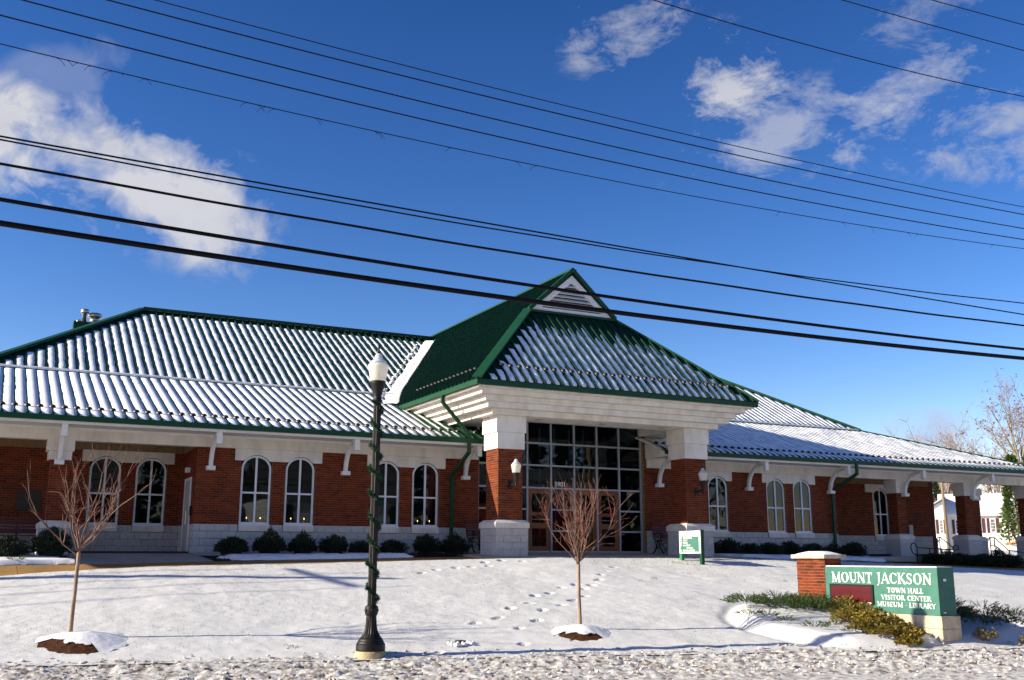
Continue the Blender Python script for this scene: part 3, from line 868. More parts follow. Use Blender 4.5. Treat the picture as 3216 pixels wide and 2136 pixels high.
def lintel(x0, x1, wins, yw, z0=4.61, z1=ZT):
    """stone panel with the window arches cut out of its lower edge"""
    m = MB(); hw = .45
    cuts = sorted({x0, x1, *[c + hw * math.cos(math.pi * k / 16) for c in wins for k in range(17)]})
    def zlow(x, side):
        z = z0
        for c in wins:
            if abs(x - c + side * 1e-6) < hw: z = max(z, arch(x - c, hw, WZ1 + .012, WSP - .02))
        return z
    y0, y1 = yw - .028, yw + .05
    for a, b in zip(cuts[:-1], cuts[1:]):
        za, zb_ = zlow(a, 1), zlow(b, -1)
        m.add([(a, y0, za), (b, y0, zb_), (b, y0, z1), (a, y0, z1), (a, y1, za), (b, y1, zb_), (b, y1, z1), (a, y1, z1)],
              [(0, 1, 2, 3), (0, 4, 5, 1)] + ([(3, 7, 4, 0)] if a == x0 else []) + ([(1, 5, 6, 2)] if b == x1 else []))
        if abs(za - z0) < 1e-6 and abs(zb_ - z0) > .1 or abs(zb_ - z0) < 1e-6 and abs(za - z0) > .1: pass
    return m.build('lintel', 'cast_stone', TH)

HW = .45
def wall(name, x0, x1, yw, wins, lints, thick=.25, bricks_as=None, blocks_as_parts=True, top=ZT + .35):
    holes = [(c - HW, c + HW, 2.75, WZ1) for c in wins]
    m = MB()
    for a, b, z0, z1 in wall_rects(x0, x1, ZB - .6, top, holes):
        m.box(a, b, yw, yw + thick, z0, z1)
    w = m.build(name, 'mortar', TH)
    bh = [(c - HW - .0, c + HW + .0, 2.7, WZ1) for c in wins] + [(a, b, 4.61, 6) for a, b in lints]
    lay(units(x0, x1, ZL, ZT, bh, BL, CO, .0100), 'brick', yw, 'front')
    bj = [(c - HW - .02, c + HW + .02, 2.58, 2.8) for c in wins]
    us = units(x0, x1, ZL - 4 * .2032 - .2032, ZL, bj, .4064, .2032, .009)
    if blocks_as_parts:
        lay(us, 'block', yw, 'front', w, 'block', .014)
    else:
        bm_ = MB()
        for a, b, za, zb_ in us:
            bm_.box(a, b, yw - .014, yw + .02, za, zb_)
        tag(bm_.build('blockwork', 'block', TH), kind='stuff')
    return w
LW = [7.22, 8.525, 11.235, 12.55]
RWN = [mx(x) for x in LW]
wl_ = wall('front_wall', 5.51, 14.40, YW, LW, [(6.57, 9.17), (10.6, 13.21)])
wr_ = wall('front_wall', mx(14.40), mx(5.51), YW, RWN, [(mx(9.17), mx(6.57)), (mx(13.21), mx(10.6))])
RL = [3.32, 4.62]
RRW = [mx(4.62) + 3.94]               # single window of the right porch at 34.6
wp_ = wall('porch_wall', -6.0, 5.51, YR, RL, [(2.65, 5.26)])
wq_ = wall('porch_wall', mx(5.51), 37.6, YR, [34.62], [(33.75, 35.5)], blocks_as_parts=False)
for c in LW: window(c, YW)
for c in RWN: window(c, YW)
for c in RL: window(c, YR)
window(34.62, YR)
lintel(6.57, 9.17, LW[:2], YW); lintel(10.6, 13.21, LW[2:], YW)
lintel(mx(9.17), mx(6.57), RWN[:2][::-1], YW); lintel(mx(13.21), mx(10.6), RWN[2:][::-1], YW)
lintel(2.65, 5.26, RL, YR); lintel(33.75, 35.5, [34.62], YR)
# return walls of the porches, ends of the building, inside
for X0, face, x_t in ((5.51, 'left', .25), (mx(5.51), 'right', -.25)):
    m = MB(); a, b = sorted((X0, X0 + x_t)); m.box(a, b, YW + .251, YR - .001, ZB - .6, ZT + .3); o = m.build('return_wall', 'mortar', TH)
    hole = [(31.15, 32.15, 1.9, 4.12)] if face == 'left' else []
    lay(units(YW, YR, ZL, ZT, hole, BL, CO, .010), 'brick', X0, face)
    lay(units(YW, YR, ZL - 5 * .2032, ZL, hole, .4064, .2032, .009), 'block', X0, face, o, 'block', .014)
m = MB()
m.box(37.6, 37.85, YR + .0, 50, ZB - .6, ZT + .3); m.box(-6.25, -6.0, YR, 50, ZB - .6, ZT + .3); m.box(-6.25, 37.85, 50, 50.25, ZB - .6, ZT + .3)
m.build('rear_wall', 'brick_far', TH)
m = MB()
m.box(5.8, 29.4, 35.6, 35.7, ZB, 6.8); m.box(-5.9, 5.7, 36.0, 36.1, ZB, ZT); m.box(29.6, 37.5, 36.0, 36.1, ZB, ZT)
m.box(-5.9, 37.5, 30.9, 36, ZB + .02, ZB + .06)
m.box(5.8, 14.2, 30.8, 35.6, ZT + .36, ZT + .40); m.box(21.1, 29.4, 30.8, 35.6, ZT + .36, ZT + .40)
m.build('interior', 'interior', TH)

# entablature, soffit, eaves -------------------------------------------------
YE, ZE, SL = 29.30, 5.48, .366                  # eave line of the main roof
YBK, ZBK = 34.9, 5.48 + .366 * 5.6              # change of slope
YRG, ZRG = 41.2, 11.2
XE0, XB0, XP0 = -6.1, -.50, 5.03                # eave corner, break corner, ridge end (left); mirrored right
for xa, xb in ((XE0 + .1, 14.35), (mx(14.35), mx(XE0 + .1))):
    m = MB(); m.box(xa, xb, YW - .075, YW + .24, ZT + .002, 5.30); m.build('entablature', 'cast_stone', TH)
    m = MB(); m.box(xa, xb, YW - .110, YW - .0751, 5.235, 5.299); m.build('moulding', 'white_trim', TH)
    m = MB(); m.box(xa, xb, YE + .06, YW + .23, 5.302, 5.33); m.build('soffit', 'soffit', TH)
    m = MB(); m.box(xa, xb, YE + .015, YE + .055, 5.262, 5.334); m.build('fascia_board', 'white_trim', TH)
    m = MB(); m.box(xa, xb, YW + .241, YR + .25, ZT + .34, ZT + .355)
    m.build('porch_ceiling', 'soffit', TH)
# sloped end panels where the eaves stop either side of the portico
for xa, xb in ((14.352, 14.39), (mx(14.39), mx(14.352))):
    m = MB(); m.prism([(xa, YE + .05, 5.26), (xa, YW + .2, 5.26), (xa, YW + .2, 5.86), (xa, YE + .05, 5.44)], (xb - xa, 0, 0)); m.build('end_panel', 'cast_stone', TH)

def bracket(x, yw=YW):
    b = link('bracket', None, TH)
    m = MB(); m.box(x - .12, x + .12, yw - .22, yw - .010, 4.285, 4.405); m.build('foot', 'white_trim', b)
    pts = []
    for k in range(11):
        t = math.pi / 2 * k / 10
        pts.append((yw - .10 - .93 * (1 - math.cos(t)), 4.405 + .84 * math.sin(t)))
    m = MB(); w = .055
    for (ya, za), (yb, zb_) in zip(pts[:-1], pts[1:]):
        d = Vector((0, yb - ya, zb_ - za)).normalized(); nn = Vector((0, -d.z, d.y)) * .062
        m.add([(x - w, ya + nn.y, za + nn.z), (x + w, ya + nn.y, za + nn.z), (x + w, yb + nn.y, zb_ + nn.z), (x - w, yb + nn.y, zb_ + nn.z),
               (x - w, ya - nn.y, za - nn.z), (x + w, ya - nn.y, za - nn.z), (x + w, yb - nn.y, zb_ - nn.z), (x - w, yb - nn.y, zb_ - nn.z)],
              [(0, 1, 2, 3), (7, 6, 5, 4), (0, 3, 7, 4), (1, 5, 6, 2)])
    m.build('arm', 'white_trim', b)
    m = MB(); m.box(x - .075, x + .075, YE + .075, YE + .235, 4.945, 5.30); m.build('drop_block', 'white_trim', b)
BRX = [1.88, 5.87, 9.88, 13.88]
for x in BRX: bracket(x)
for x in BRX: bracket(mx(x))
bracket(mx(-2.12))

# columns ------------------------------------------------------------------
def porch_column(x, y, part_bricks=False):
    c = link('column', None, TH); h = .235
    m = MB(); m.box(x - h, x + h, y, y + 2 * h, 2.70, 4.45); core = m.build('core', 'mortar', c)
    for f, pl, a, b in (('front', y, x - h, x + h), ('left', x - h, y, y + 2 * h), ('right', x + h, y, y + 2 * h)):
        lay(units(a, b, 2.80, 4.42, [], BL, CO, .010, a), 'brick', pl, f)
    m = MB(); m.box(x - .29, x + .29, y - .05, y + 2 * h + .05, 4.42, 4.66); m.box(x - .34, x + .34, y - .09, y + 2 * h + .09, 4.662, 4.955); m.build('capital', 'cast_stone', c)
    m = MB()
    k = .39; q = .30
    yc = y + h
    for z, r in ((2.60, k + .02), (2.72, k + .02), (2.80, q)): m.v += [(x - r, yc - r, z), (x + r, yc - r, z), (x + r, yc + r, z), (x - r, yc + r, z)]
    for L in range(2):
        for j in range(4): m.f.append((L * 4 + j, L * 4 + (j + 1) % 4, L * 4 + 4 + (j + 1) % 4, L * 4 + 4 + j))
    m.f += [(8, 9, 10, 11), (3, 2, 1, 0)]
    m.build('base_cap', 'cast_stone', c)
    m = MB(); m.box(x - k + .02, x + k - .02, yc - k + .02, yc + k - .02, 1.6, 2.6); m.build('plinth_core', 'block_joint', c)
    for zc in range(4):
        for f in ('front', 'left', 'right'):
            lay([(-k + .004 + (x if f == 'front' else yc), k - .004 + (x if f == 'front' else yc), 1.79 + zc * .2032 + .004, 1.79 + (zc + 1) * .2032 - .004)], 'block',
                (yc - k + .014 if f == 'front' else x - k + .014 if f == 'left' else x + k - .014), f, c, 'block', .014)
for x in (1.90, -2.1): porch_column(x, 30.56)
for x in (33.30, 37.22, 41.15): porch_column(x, 30.56)
for x, y in ((40.55, 32.9), (41.15, 36.2)): porch_column(x, y)

NB = 0
def grand_column(x0, individual):
    """entrance column, front-left corner of its brick shaft at x0"""
    global NB
    y0, s = 27.90, .813
    x1, y1 = x0 + s, y0 + s
    c = link('entrance_column', None, TH)
    m = MB(); m.box(x0, x1, y0, y1, 2.6, 5.2); m.build('core', 'mortar', c)
    for f, pl, a, b in (('front', y0, x0, x1), ('left', x0, y0, y1), ('right', x1, y0, y1)):
        us = units(a, b, 2.945, 5.055, [], BL, CO, .0105, a)
        par = c if (individual and f in ('front', 'left') or (not individual and f == 'front' and NB < 190)) else None
        if not individual and f == 'front':
            lay(us[:60], 'brick', pl, f, c); lay(us[60:], 'brick', pl, f, None)
        else:
            lay(us, 'brick', pl, f, par)
        if par: NB += len(us)
    m = MB(); m.box(x0 - .055, x1 + .055, y0 - .055, y1 + .055, 5.058, 5.548); m.build('capital', 'cast_stone', c)
    m = MB(); m.box(x0 - .095, x1 + .095, y0 - .095, y1 + .095, 5.552, 6.049); m.build('capital_block', 'cast_stone', c)
    m = MB(); xc, yc = (x0 + x1) / 2, (y0 + y1) / 2
    for z, r in ((2.70, .555), (2.715, .57), (2.86, .57), (2.945, .47)):
        m.v += [(xc - r, yc - r, z), (xc + r, yc - r, z), (xc + r, yc + r, z), (xc - r, yc + r, z)]
    for L in range(3):
        for j in range(4): m.f.append((L * 4 + j, L * 4 + (j + 1) % 4, L * 4 + 4 + (j + 1) % 4, L * 4 + 4 + j))
    m.f += [(12, 13, 14, 15), (3, 2, 1, 0)]
    m.build('base_cap', 'cast_stone', c)
    m = MB(); k = .535
    m.box(xc - k + .02, xc + k - .02, yc - k + .02, yc + k - .02, 1.5, 2.70); m.build('plinth_core', 'block_joint', c)
    for zc in range(5):
        z0_ = 2.70 - (zc + 1) * .2032
        for f in ('front', 'left', 'right'):
            cc = xc if f == 'front' else yc
            sp = [(-k, .0), (.0, k)] if zc % 2 == 0 else [(-k, -.28), (-.28, .28), (.28, k)]
            lay([(cc + a + .003, cc + b - .003, z0_ + .003, z0_ + .2002) for a, b in sp], 'block',
                (yc - k + .014 if f == 'front' else xc - k + .014 if f == 'left' else xc + k - .014), f, c, 'block', .014)
    return c
grand_column(13.79, True)
grand_column(mx(13.79) - .813, False)

# curtain wall of the entrance ---------------------------------------------
YG = 30.68
GXS = [17.60 + (k - 3.5) * .905 for k in range(8)]
GZS = [2.04, 2.72, 3.42, 4.13, 4.88, 5.62, 6.34, 6.9]
cw = link('entrance_glazing', None, TH)
for x in GXS:
    m = MB(); m.box(x - .027, x + .027, YG - .035, YG + .08, 2.02, 6.9); m.build('mullion', 'alu_frame', cw)
DOORS = (2, 4, 5)                         # bays with wooden doors
for i in range(7):
    for j, z in enumerate(GZS[:-1]):
        if i in DOORS and j in (1, 2): continue
        m = MB(); m.box(GXS[i] + .032, GXS[i + 1] - .032, YG - .022, YG + .06, z - .028, z + .028); m.build('rail', 'alu_frame', cw)
    for j in range(7):
        if i in DOORS and j < 3: continue
        a, b = GXS[i] + .025, GXS[i + 1] - .025
        z0_, z1_ = GZS[j] + .02, min(GZS[j + 1], 6.9) - .02
        m = MB(); yy = YG + .02
        m.quad((a, yy, z0_), (b, yy, z0_), (b, yy, z1_), (a, yy, z1_)); m.build('pane', 'glass_dark', cw)
for i in DOORS:
    a, b = GXS[i] + .034, GXS[i + 1] - .034
    d = link('door', None, TH)
    y0_ = YG + .01
    hl = [(a + .15, b - .15, 3.34, 3.94), (a + .15, b - .15, 2.98, 3.22), (a + .15, b - .15, 2.22, 2.80)]
    m = MB()
    for ra in wall_rects(a, b, 2.04, 4.09, hl): m.box(ra[0], ra[1], y0_, y0_ + .045, ra[2], ra[3])
    m.build('leaf', 'door_wood', d)
    for h in hl:
        m = MB(); m.quad((h[0] - .01, y0_ + .025, h[2] - .01), (h[1] + .01, y0_ + .025, h[2] - .01), (h[1] + .01, y0_ + .025, h[3] + .01), (h[0] - .01, y0_ + .025, h[3] + .01)); m.build('lite', 'glass_dark', d)
    m = MB(); m.tube([(a + .1, y0_ - .04, 3.09), (b - .1, y0_ - .04, 3.09)], .016, 8); m.box(a + .1, a + .13, y0_ - .04, y0_, 3.075, 3.105); m.box(b - .13, b - .1, y0_ - .04, y0_, 3.075, 3.105); m.build('handle', 'steel', d)
# inner vestibule screen behind the glass
m = MB(); yv = 33.2
for x in [15.0 + .62 * k for k in range(10)]: m.box(x - .03, x + .03, yv, yv + .06, 2.04, 6.5)
for z in (2.6, 4.15, 5.1, 5.9): m.box(14.6, 20.7, yv + .002, yv + .058, z - .03, z + .03)
m.build('inner_screen', 'door_metal', TH)
txt = bpy.data.curves.new('street_number', 'FONT'); txt.body = '5901'; txt.size = .215; txt.extrude = .003; txt.offset = .004
txt.materials.append(MATS['white_letter'])
def text_mesh(cu_):
    tmp = bpy.data.objects.new('tmp', cu_)
    me = bpy.data.meshes.new_from_object(tmp)
    bpy.data.objects.remove(tmp)
    return me
o = link('street_number', text_mesh(txt), TH, Matrix.Translation((17.30, YG + .012, 4.20)) @ Matrix.Rotation(math.pi / 2, 4, 'X'))
# brick either side of the glazing and above it
for xa, xb in ((14.40, GXS[0] - .032), (GXS[7] + .032, mx(14.40))):
    if xb - xa > .02:
        m = MB(); m.box(xa, xb, YW + .004, YW + .25, 2.0, 6.95); m.build('jamb_wall', 'mortar', TH)
        lay(units(xa, xb, ZL, 6.9, [], BL, CO, .010), 'brick', YW + .004, 'front')
for xa, xb in ((13.55, GXS[0] - .04), (GXS[7] + .04, mx(13.55))):
    m = MB(); m.box(xa, xb, YW + .26, YW + .42, 5.30, 7.0); m.build('upper_wall', 'mortar', TH)
    lay(units(xa, xb, 5.30, 6.98, [], BL, CO, .010), 'brick', YW + .26, 'front')
tag(brickwork.build('brickwork', 'brick', TH), kind='stuff')

# portico beams and stepped cornice -----------------------------------------
GX0, GX1, GY0, GZ = 12.49, mx(12.49), 26.65, 6.90
m = MB(); m.box(13.46, mx(13.46), 27.64, 28.75, 6.052, 6.20); o = m.build('front_beam', 'cast_stone', TH)
for xa, xb in ((13.42, 14.62), (mx(14.62), mx(13.42))):
    m = MB(); m.box(xa + .05, xb - .05, 28.751, YW + .25, 6.052, 6.40); m.build('side_beam', 'cast_stone', TH)
m = MB(); m.box(13.6, mx(13.6), 28.752, YW + .3, 6.56, 6.60); m.build('portico_ceiling', 'soffit', TH)
m = MB(); m.box(14.6, mx(14.6), 28.72, 28.75, 6.2, 6.56); m.build('beam_back', 'cast_stone', TH)
STEPS = [(.95, 6.056, 6.215), (.68, 6.217, 6.385), (.53, 6.387, 6.545), (.30, 6.547, 6.69), (.12, 6.692, 6.748)]
JO = [(.41, .86), (.22, .66), (.33, .78), (.12, .57), (.3, .8)]
for (off, z0_, z1_), (j1, j2) in zip(STEPS, JO):
    xa, xb, ya = GX0 + off, GX1 - off, GY0 + off
    cuts = [xa, xa + (xb - xa) * j1, xa + (xb - xa) * j2, xb]
    for a, b in zip(cuts[:-1], cuts[1:]):
        m = MB(); m.box(a + (.004 if a > xa else 0), b - (.004 if b < xb else 0), ya, ya + .7, z0_, z1_); m.build('cornice_board', 'cast_stone', TH)
    for side in (0, 1):
        yc_ = [ya + .701, ya + .701 + 2.2 + j1 * .6, 33.6]
        for a, b in zip(yc_[:-1], yc_[1:]):
            x_ = xa if side == 0 else xb - .7
            m = MB(); m.box(x_, x_ + .7, a, b - .006, z0_, z1_); m.build('cornice_board', 'cast_stone', TH)
# gutter / fascia of the portico
m = MB(); m.box(GX0, GX1, GY0, GY0 + .12, 6.75, 6.895); m.build('gutter', 'trim_green', TH)
for xa, xb in ((GX0, GX0 + .12), (GX1 - .12, GX1)):
    m = MB(); m.box(xa, xb, GY0 + .121, 32.95, 6.75, 6.895); m.build('gutter', 'trim_green', TH)
for xa, xb in ((XE0, 14.42), (mx(14.42), mx(XE0))):
    m = MB(); m.box(xa, xb, YE - .10, YE + .012, 5.335, 5.475); m.build('gutter', 'trim_green', TH)
for x, y in ((15.3, 28.15), (17.64, 28.15), (19.9, 28.15)):
    m = MB(); m.lathe([(-.012, .10), (0, .10), (.004, .075)], (x, y, 6.046), 16); m.build('downlight', 'steel', TH)

# roofs -----------------------------------------------------------------------
def clip_u(poly, u0, u1):
    def half(ps, val, keep_less):
        out = []
        for k in range(len(ps)):
            a, b = ps[k], ps[(k + 1) % len(ps)]
            ia = (a[0] <= val) == keep_less or abs(a[0] - val) < 1e-9
            ib = (b[0] <= val) == keep_less or abs(b[0] - val) < 1e-9
            if ia: out.append(a)
            if ia != ib:
                t = (val - a[0]) / (b[0] - a[0])
                out.append((val, a[1] + (b[1] - a[1]) * t))
        return out
    return half(half(poly, u0, False), u1, True)
def vrange_at(poly, u):
    vs = []
    for k in range(len(poly)):
        a, b = poly[k], poly[(k + 1) % len(poly)]
        if (a[0] - u) * (b[0] - u) <= 0 and abs(a[0] - b[0]) > 1e-9:
            vs.append(a[1] + (b[1] - a[1]) * (u - a[0]) / (b[0] - a[0]))
    return (min(vs), max(vs)) if len(vs) >= 2 else None
PAN = {}
def roof_face(parent, O, U, V, poly, u_start, pitch=.302, sh=.05, sw=.034, snow=None, guards=None, pans=True):
    O, U, V = Vector(O), Vector(U).normalized(), Vector(V).normalized()
    N = U.cross(V)
    B = Matrix(((U.x, V.x, N.x, 0), (U.y, V.y, N.y, 0), (U.z, V.z, N.z, 0), (0, 0, 0, 1)))
    def W(u, v, n=0): return tuple(O + U * u + V * v + N * n)
    umin, umax = min(p[0] for p in poly), max(p[0] for p in poly)
    # under-deck
    m = MB(); m.add([W(p[0], p[1], -.02) for p in poly], [tuple(range(len(poly)))]); m.build('deck', 'backer', parent)
    sn = MB(); k = 0
    u = u_start + math.floor((umin - u_start) / pitch) * pitch
    while u < umax - .01:
        a, b = max(u, umin), min(u + pitch, umax)
        cp = clip_u(poly, a, b)
        if len(cp) >= 3 and b - a > .02:
            key = (round(sh, 3), tuple((round(p[0] - a, 3), round(p[1], 3)) for p in cp))
            if key not in PAN:
                m = MB(); m.add([(p[0] - a, p[1], 0) for p in cp], [tuple(range(len(cp)))])
                vr = vrange_at(poly, a + .001)
                if vr: m.box(-sw / 2, sw / 2, vr[0], vr[1], .0005, sh)
                PAN[key] = m.mesh('roof_panel', 'roof_green')
            inst('roof_panel', PAN[key], parent, Matrix.Translation(O + U * a) @ B)
            if guards and k % guards[1] == 0:
                vr = vrange_at(poly, a + .001)
                if vr and vr[0] < guards[0] - .05 and vr[1] > guards[0] + .3 and (len(guards) < 3 or guards[2](a)):
                    inst('snow_guard', guard_mesh(), parent, Matrix.Translation(O + U * a + V * guards[0] + N * sh) @ B)
            if snow:
                prm = snow(u + pitch / 2)
                if prm:
                    r1 = vrange_at(poly, min(max(u + .06, umin + .001), umax - .001)); r2 = vrange_at(poly, max(min(u + pitch - .04, umax - .001), umin + .001))
                    if r1 and r2:
                        v0, v1 = max(r1[0], r2[0]) + prm.get('bot', .02), min(r1[1], r2[1]) - prm.get('gap', .3) - random.uniform(0, prm.get('gapj', .06))
                        snow_strip(sn, W, u, pitch, v0, v1, prm, sh)
        u += pitch; k += 1
    if sn.v:
        tag(sn.build('snow_cover', 'roof_snow', parent, True), kind='stuff')
_gm = {}
def guard_mesh():
    if 'g' not in _gm:
        m = MB()
        m.tube([(-.012, 0, 0), (-.012, 0, .02)], .02, 6)
        pts = []
        n = 10
        for ring, (y, s_) in enumerate(((-.035, .55), (-.012, 1.0), (.012, 1.0), (.035, .55))):
            for k in range(n + 1):
                t = math.pi * k / n
                pts.append((.085 * s_ * math.cos(t), y, .012 + .072 * s_ * math.sin(t)))
        fs = []
        for r in range(3):
            for k in range(n): fs.append((r * (n + 1) + k, r * (n + 1) + k + 1, (r + 1) * (n + 1) + k + 1, (r + 1) * (n + 1) + k))
        fs.append(tuple(range(n + 1))); fs.append(tuple(range(4 * (n + 1) - 1, 3 * (n + 1) - 1, -1)))
        m.add(pts, fs)
        _gm['g'] = m.mesh('snow_guard', 'guard_metal', True)
    return _gm['g']
def snow_strip(sn, W, u, pitch, v0, v1, p, sh):
    if v1 - v0 < .25: return
    st = p.get('step', .14); n = max(3, int((v1 - v0) / st)); h = p['h']; rg = p.get('rag', .012)
    sd = random.randint(0, 9999); o = None
    rows = []
    run = []
    for k in range(n + 1):
        t = k / n; v = v0 + (v1 - v0) * t
        ea = (n1(v * 6.0, sd) - .5) * rg * 2 + (n1(v * 17.0, sd + 3) - .5) * rg
        eb = (n1(v * 5.0 + 9, sd + 1) - .5) * rg * 2 + (n1(v * 15.0, sd + 5) - .5) * rg
        a = u + p['l'] + ea; b = u + pitch - p['r'] - eb
        hh = h * (.8 + .4 * n1(v * 4, sd + 2))
        cov = p['cov'](u, v, t) if 'cov' in p else 1.0
        if cov < 1.0:
            mid = b if p.get('hug') == 'r' else (a + b) / 2
            a = mid + (a - mid) * max(cov, 0); b = mid + (b - mid) * max(cov, 0); hh *= max(.3, cov)
        if cov <= 0.03 or b - a < .02:
            if len(run) > 1: rows.append(run)
            run = []; continue
        run.append((v, a, b, hh))
    if len(run) > 1: rows.append(run)
    for run in rows:
        o = len(sn.v); m = len(run)
        for j, (v, a, b, hh) in enumerate(run):
            e = min(j, m - 1 - j); ef = .0 if e == 0 else (.75 if e == 1 else 1.0)
            w = (b - a) * (.12 if e == 0 else (.03 if e == 1 else 0)); a += w; b -= w
            c = min(p.get('bev', .024), (b - a) * .3)
            for (uu, nn) in ((a, .0008), (a + c * .3, hh * .65 * ef + .0008), (a + c, hh * ef + .0008), (b - c, hh * ef * .98 + .0008), (b - c * .3, hh * .6 * ef + .0008), (b, .0008)):
                sn.v.append(W(uu, v, nn))
        for j in range(m - 1):
            for q in range(5):
                sn.f.append((o + j * 6 + q, o + j * 6 + q + 1, o + (j + 1) * 6 + q + 1, o + (j + 1) * 6 + q))

roof = link('main_roof', None, TH)
cl = math.sqrt(1 + SL * SL); SU = (ZRG - ZBK) / (YRG - YBK); cu = math.sqrt(1 + SU * SU)
LV = 5.6 * cl; UVL = (YRG - YBK) * cu
def lo_left(x):
    if x > 13.3: return None
    if x > 12.5: return dict(l=.05, r=.10, h=.035, gap=.5, gapj=1.2, bot=.1, rag=.03)
    near = max(0, min(1, (x - 3) / 8))
    return dict(l=.008 + .020 * near, r=.004 + .020 * near, h=.048, bev=.014, gap=.03, gapj=.02, bot=.0, rag=.006)
roof_face(roof, (0, YE, ZE), (1, 0, 0), (0, 1, SL), [(XE0, 0), (14.42, 0), (14.42, LV), (XB0, LV)], .05, snow=lo_left, guards=(.60, 1))
def up_left(x):
    far = max(0, min(1, (x - 6) / 8))
    return dict(l=.030 + .02 * far, r=.045 + .035 * far, h=.042, gap=.42 + .12 * far, gapj=.10, bot=.06, rag=.020 + .018 * far, step=.10)
roof_face(roof, (0, YBK, ZBK), (1, 0, 0), (0, 1, SU), [(XB0, 0), (CX, 0), (CX, UVL), (XP0, UVL)], .05, snow=up_left)
def lo_right(x): return dict(l=.004, r=.004, bev=.010, h=.050, gap=.02, gapj=.01, bot=.0, rag=.005, step=.22)
roof_face(roof, (0, YE, ZE), (1, 0, 0), (0, 1, SL), [(mx(14.42), 0), (mx(XE0), 0), (mx(XB0), LV), (mx(14.42), LV)], .05, snow=lo_right, guards=(.60, 1))
def up_right(x): return dict(l=.012, r=.012, bev=.014, h=.050, gap=.10, gapj=.10, bot=.0, rag=.01, step=.2)
roof_face(roof, (0, YBK, ZBK), (1, 0, 0), (0, 1, SU), [(CX, 0), (mx(XB0), 0), (mx(XP0), UVL), (CX, UVL)], .05, snow=up_right)
# hipped ends and the rear slope
m = MB()
for f in (lambda x: x, mx):
    m.quad((f(XE0), YE, ZE), (f(XB0), YBK, ZBK), (f(XB0), 2 * YRG - YBK, ZBK), (f(XE0), 2 * YRG - YE, ZE))
    m.add([(f(XB0), YBK, ZBK), (f(XP0), YRG, ZRG), (f(XB0), 2 * YRG - YBK, ZBK)], [(0, 1, 2)])
m.quad((XE0, 2 * YRG - YE, ZE), (XB0, 2 * YRG - YBK, ZBK), (mx(XB0), 2 * YRG - YBK, ZBK), (mx(XE0), 2 * YRG - YE, ZE))
m.quad((XB0, 2 * YRG - YBK, ZBK), (XP0, YRG, ZRG), (mx(XP0), YRG, ZRG), (mx(XB0), 2 * YRG - YBK, ZBK))
m.build('rear_slope', 'roof_green', roof)
def cap(a, b, w=.26, h=.07, dz=.055, name='ridge_cap', parent=roof, mat='trim_green'):
    a = Vector(a) + Vector((0, 0, dz)); b = Vector(b) + Vector((0, 0, dz))
    m = MB(); m.beam(a, b, w, h); return m.build(name, mat, parent)
cap((XP0, YRG, ZRG), (mx(XP0), YRG, ZRG), .30, .09)
cap((XB0, YBK, ZBK), (XP0, YRG, ZRG), .30, .09, name='hip_cap'); cap((mx(XB0), YBK, ZBK), (mx(XP0), YRG, ZRG), .30, .09, name='hip_cap')
cap((XE0, YE, ZE), (XB0, YBK, ZBK), .16, .05, .03, name='hip_cap'); cap((mx(XE0), YE, ZE), (mx(XB0), YBK, ZBK), .16, .05, .03, name='hip_cap')
# ledge of snow lying along the change of slope
def snow_ledge(xa, xb, rr):
    n = int((xb - xa) / .18); m = MB(); pts = []; rs = []
    for k in range(n + 1):
        x = xa + (xb - xa) * k / n
        pts.append((x, YBK - .02, ZBK + .045 + .012 * (n1(x * 2, 5) - .5))); rs.append(rr * (.85 + .3 * n1(x * 3, 8)))
    m.tube(pts, rs, 8); tag(m.build('snow_ledge', 'roof_snow', roof, True), kind='stuff')
snow_ledge(XB0 + .1, 13.0, .058); snow_ledge(mx(13.0), mx(XB0) - .1, .045)
for xa, xb in ((XB0, 13.2), (mx(13.2), mx(XB0))):
    m = MB(); m.box(xa, xb, YBK - .10, YBK - .055, ZBK - .045, ZBK + .005); m.build('flashing', 'trim_green', roof)

# entrance gable ------------------------------------------------------------
groof = link('entrance_roof', None, TH)
GS = .903; APX = GZ + GS * (CX - GX0)
HB = 3.44; YGB = 30.0; FS = .905; ZGB = GZ + GS * HB
FS = (ZGB - GZ) / (YGB - GY0)
cg = math.sqrt(1 + GS * GS); cf = math.sqrt(1 + FS * FS)
YBACK = 43.0
def P_left(x, y): return (YBACK - y, (x - GX0) * cg)
roof_face(groof, (GX0, YBACK, GZ), (0, -1, 0), (1, 0, GS), [P_left(GX0, 33.4), P_left(GX0, GY0), P_left(GX0 + HB, YGB), P_left(GX0 + HB, YGB - .12), P_left(CX, YGB - .12), P_left(CX, YBACK), P_left(GX0 + 4.9, YBACK - .4)],
          .05, sh=.066, sw=.03, guards=(.55, 1, lambda a: YBACK - a < 32.3))
def P_right(x, y): return (y - GY0, (GX1 - x) * cg)
roof_face(groof, (GX1, GY0, GZ), (0, 1, 0), (-1, 0, GS), [P_right(GX1, GY0), P_right(GX1, 33.4), P_right(GX1 - 4.9, YBACK - .4), P_right(CX, YBACK), P_right(CX, YGB - .12), P_right(GX1 - HB, YGB - .12), P_right(GX1 - HB, YGB)],
          .05, sh=.05, snow=lambda x: dict(l=.03, r=.03, h=.045, gap=.1, bot=.05, rag=.01, step=.25))
FL = (YGB - GY0) * cf
def fr_cov(u, v, t):
    x = u - 0; k = (x - 2.2) / 8.2          # 0 at the left hip .. 1 at the right
    lim = 3.95 - 1.1 * k - 1.2 * abs(n1(u * 1.7, 3) - .4)
    c = 1.25 - max(0, v - lim + .6) * 1.3 + (n1(v * 4.5 + u * 9, 12) - .5) * .55 - .22 * k
    c -= max(0, (n1(v * 2.2 + u * 5, 31) - .62)) * 2.2 * (0.3 + k)
    if u > 9.3: c -= (u - 9.3) * 1.4
    return max(0.0, min(1.0, c))
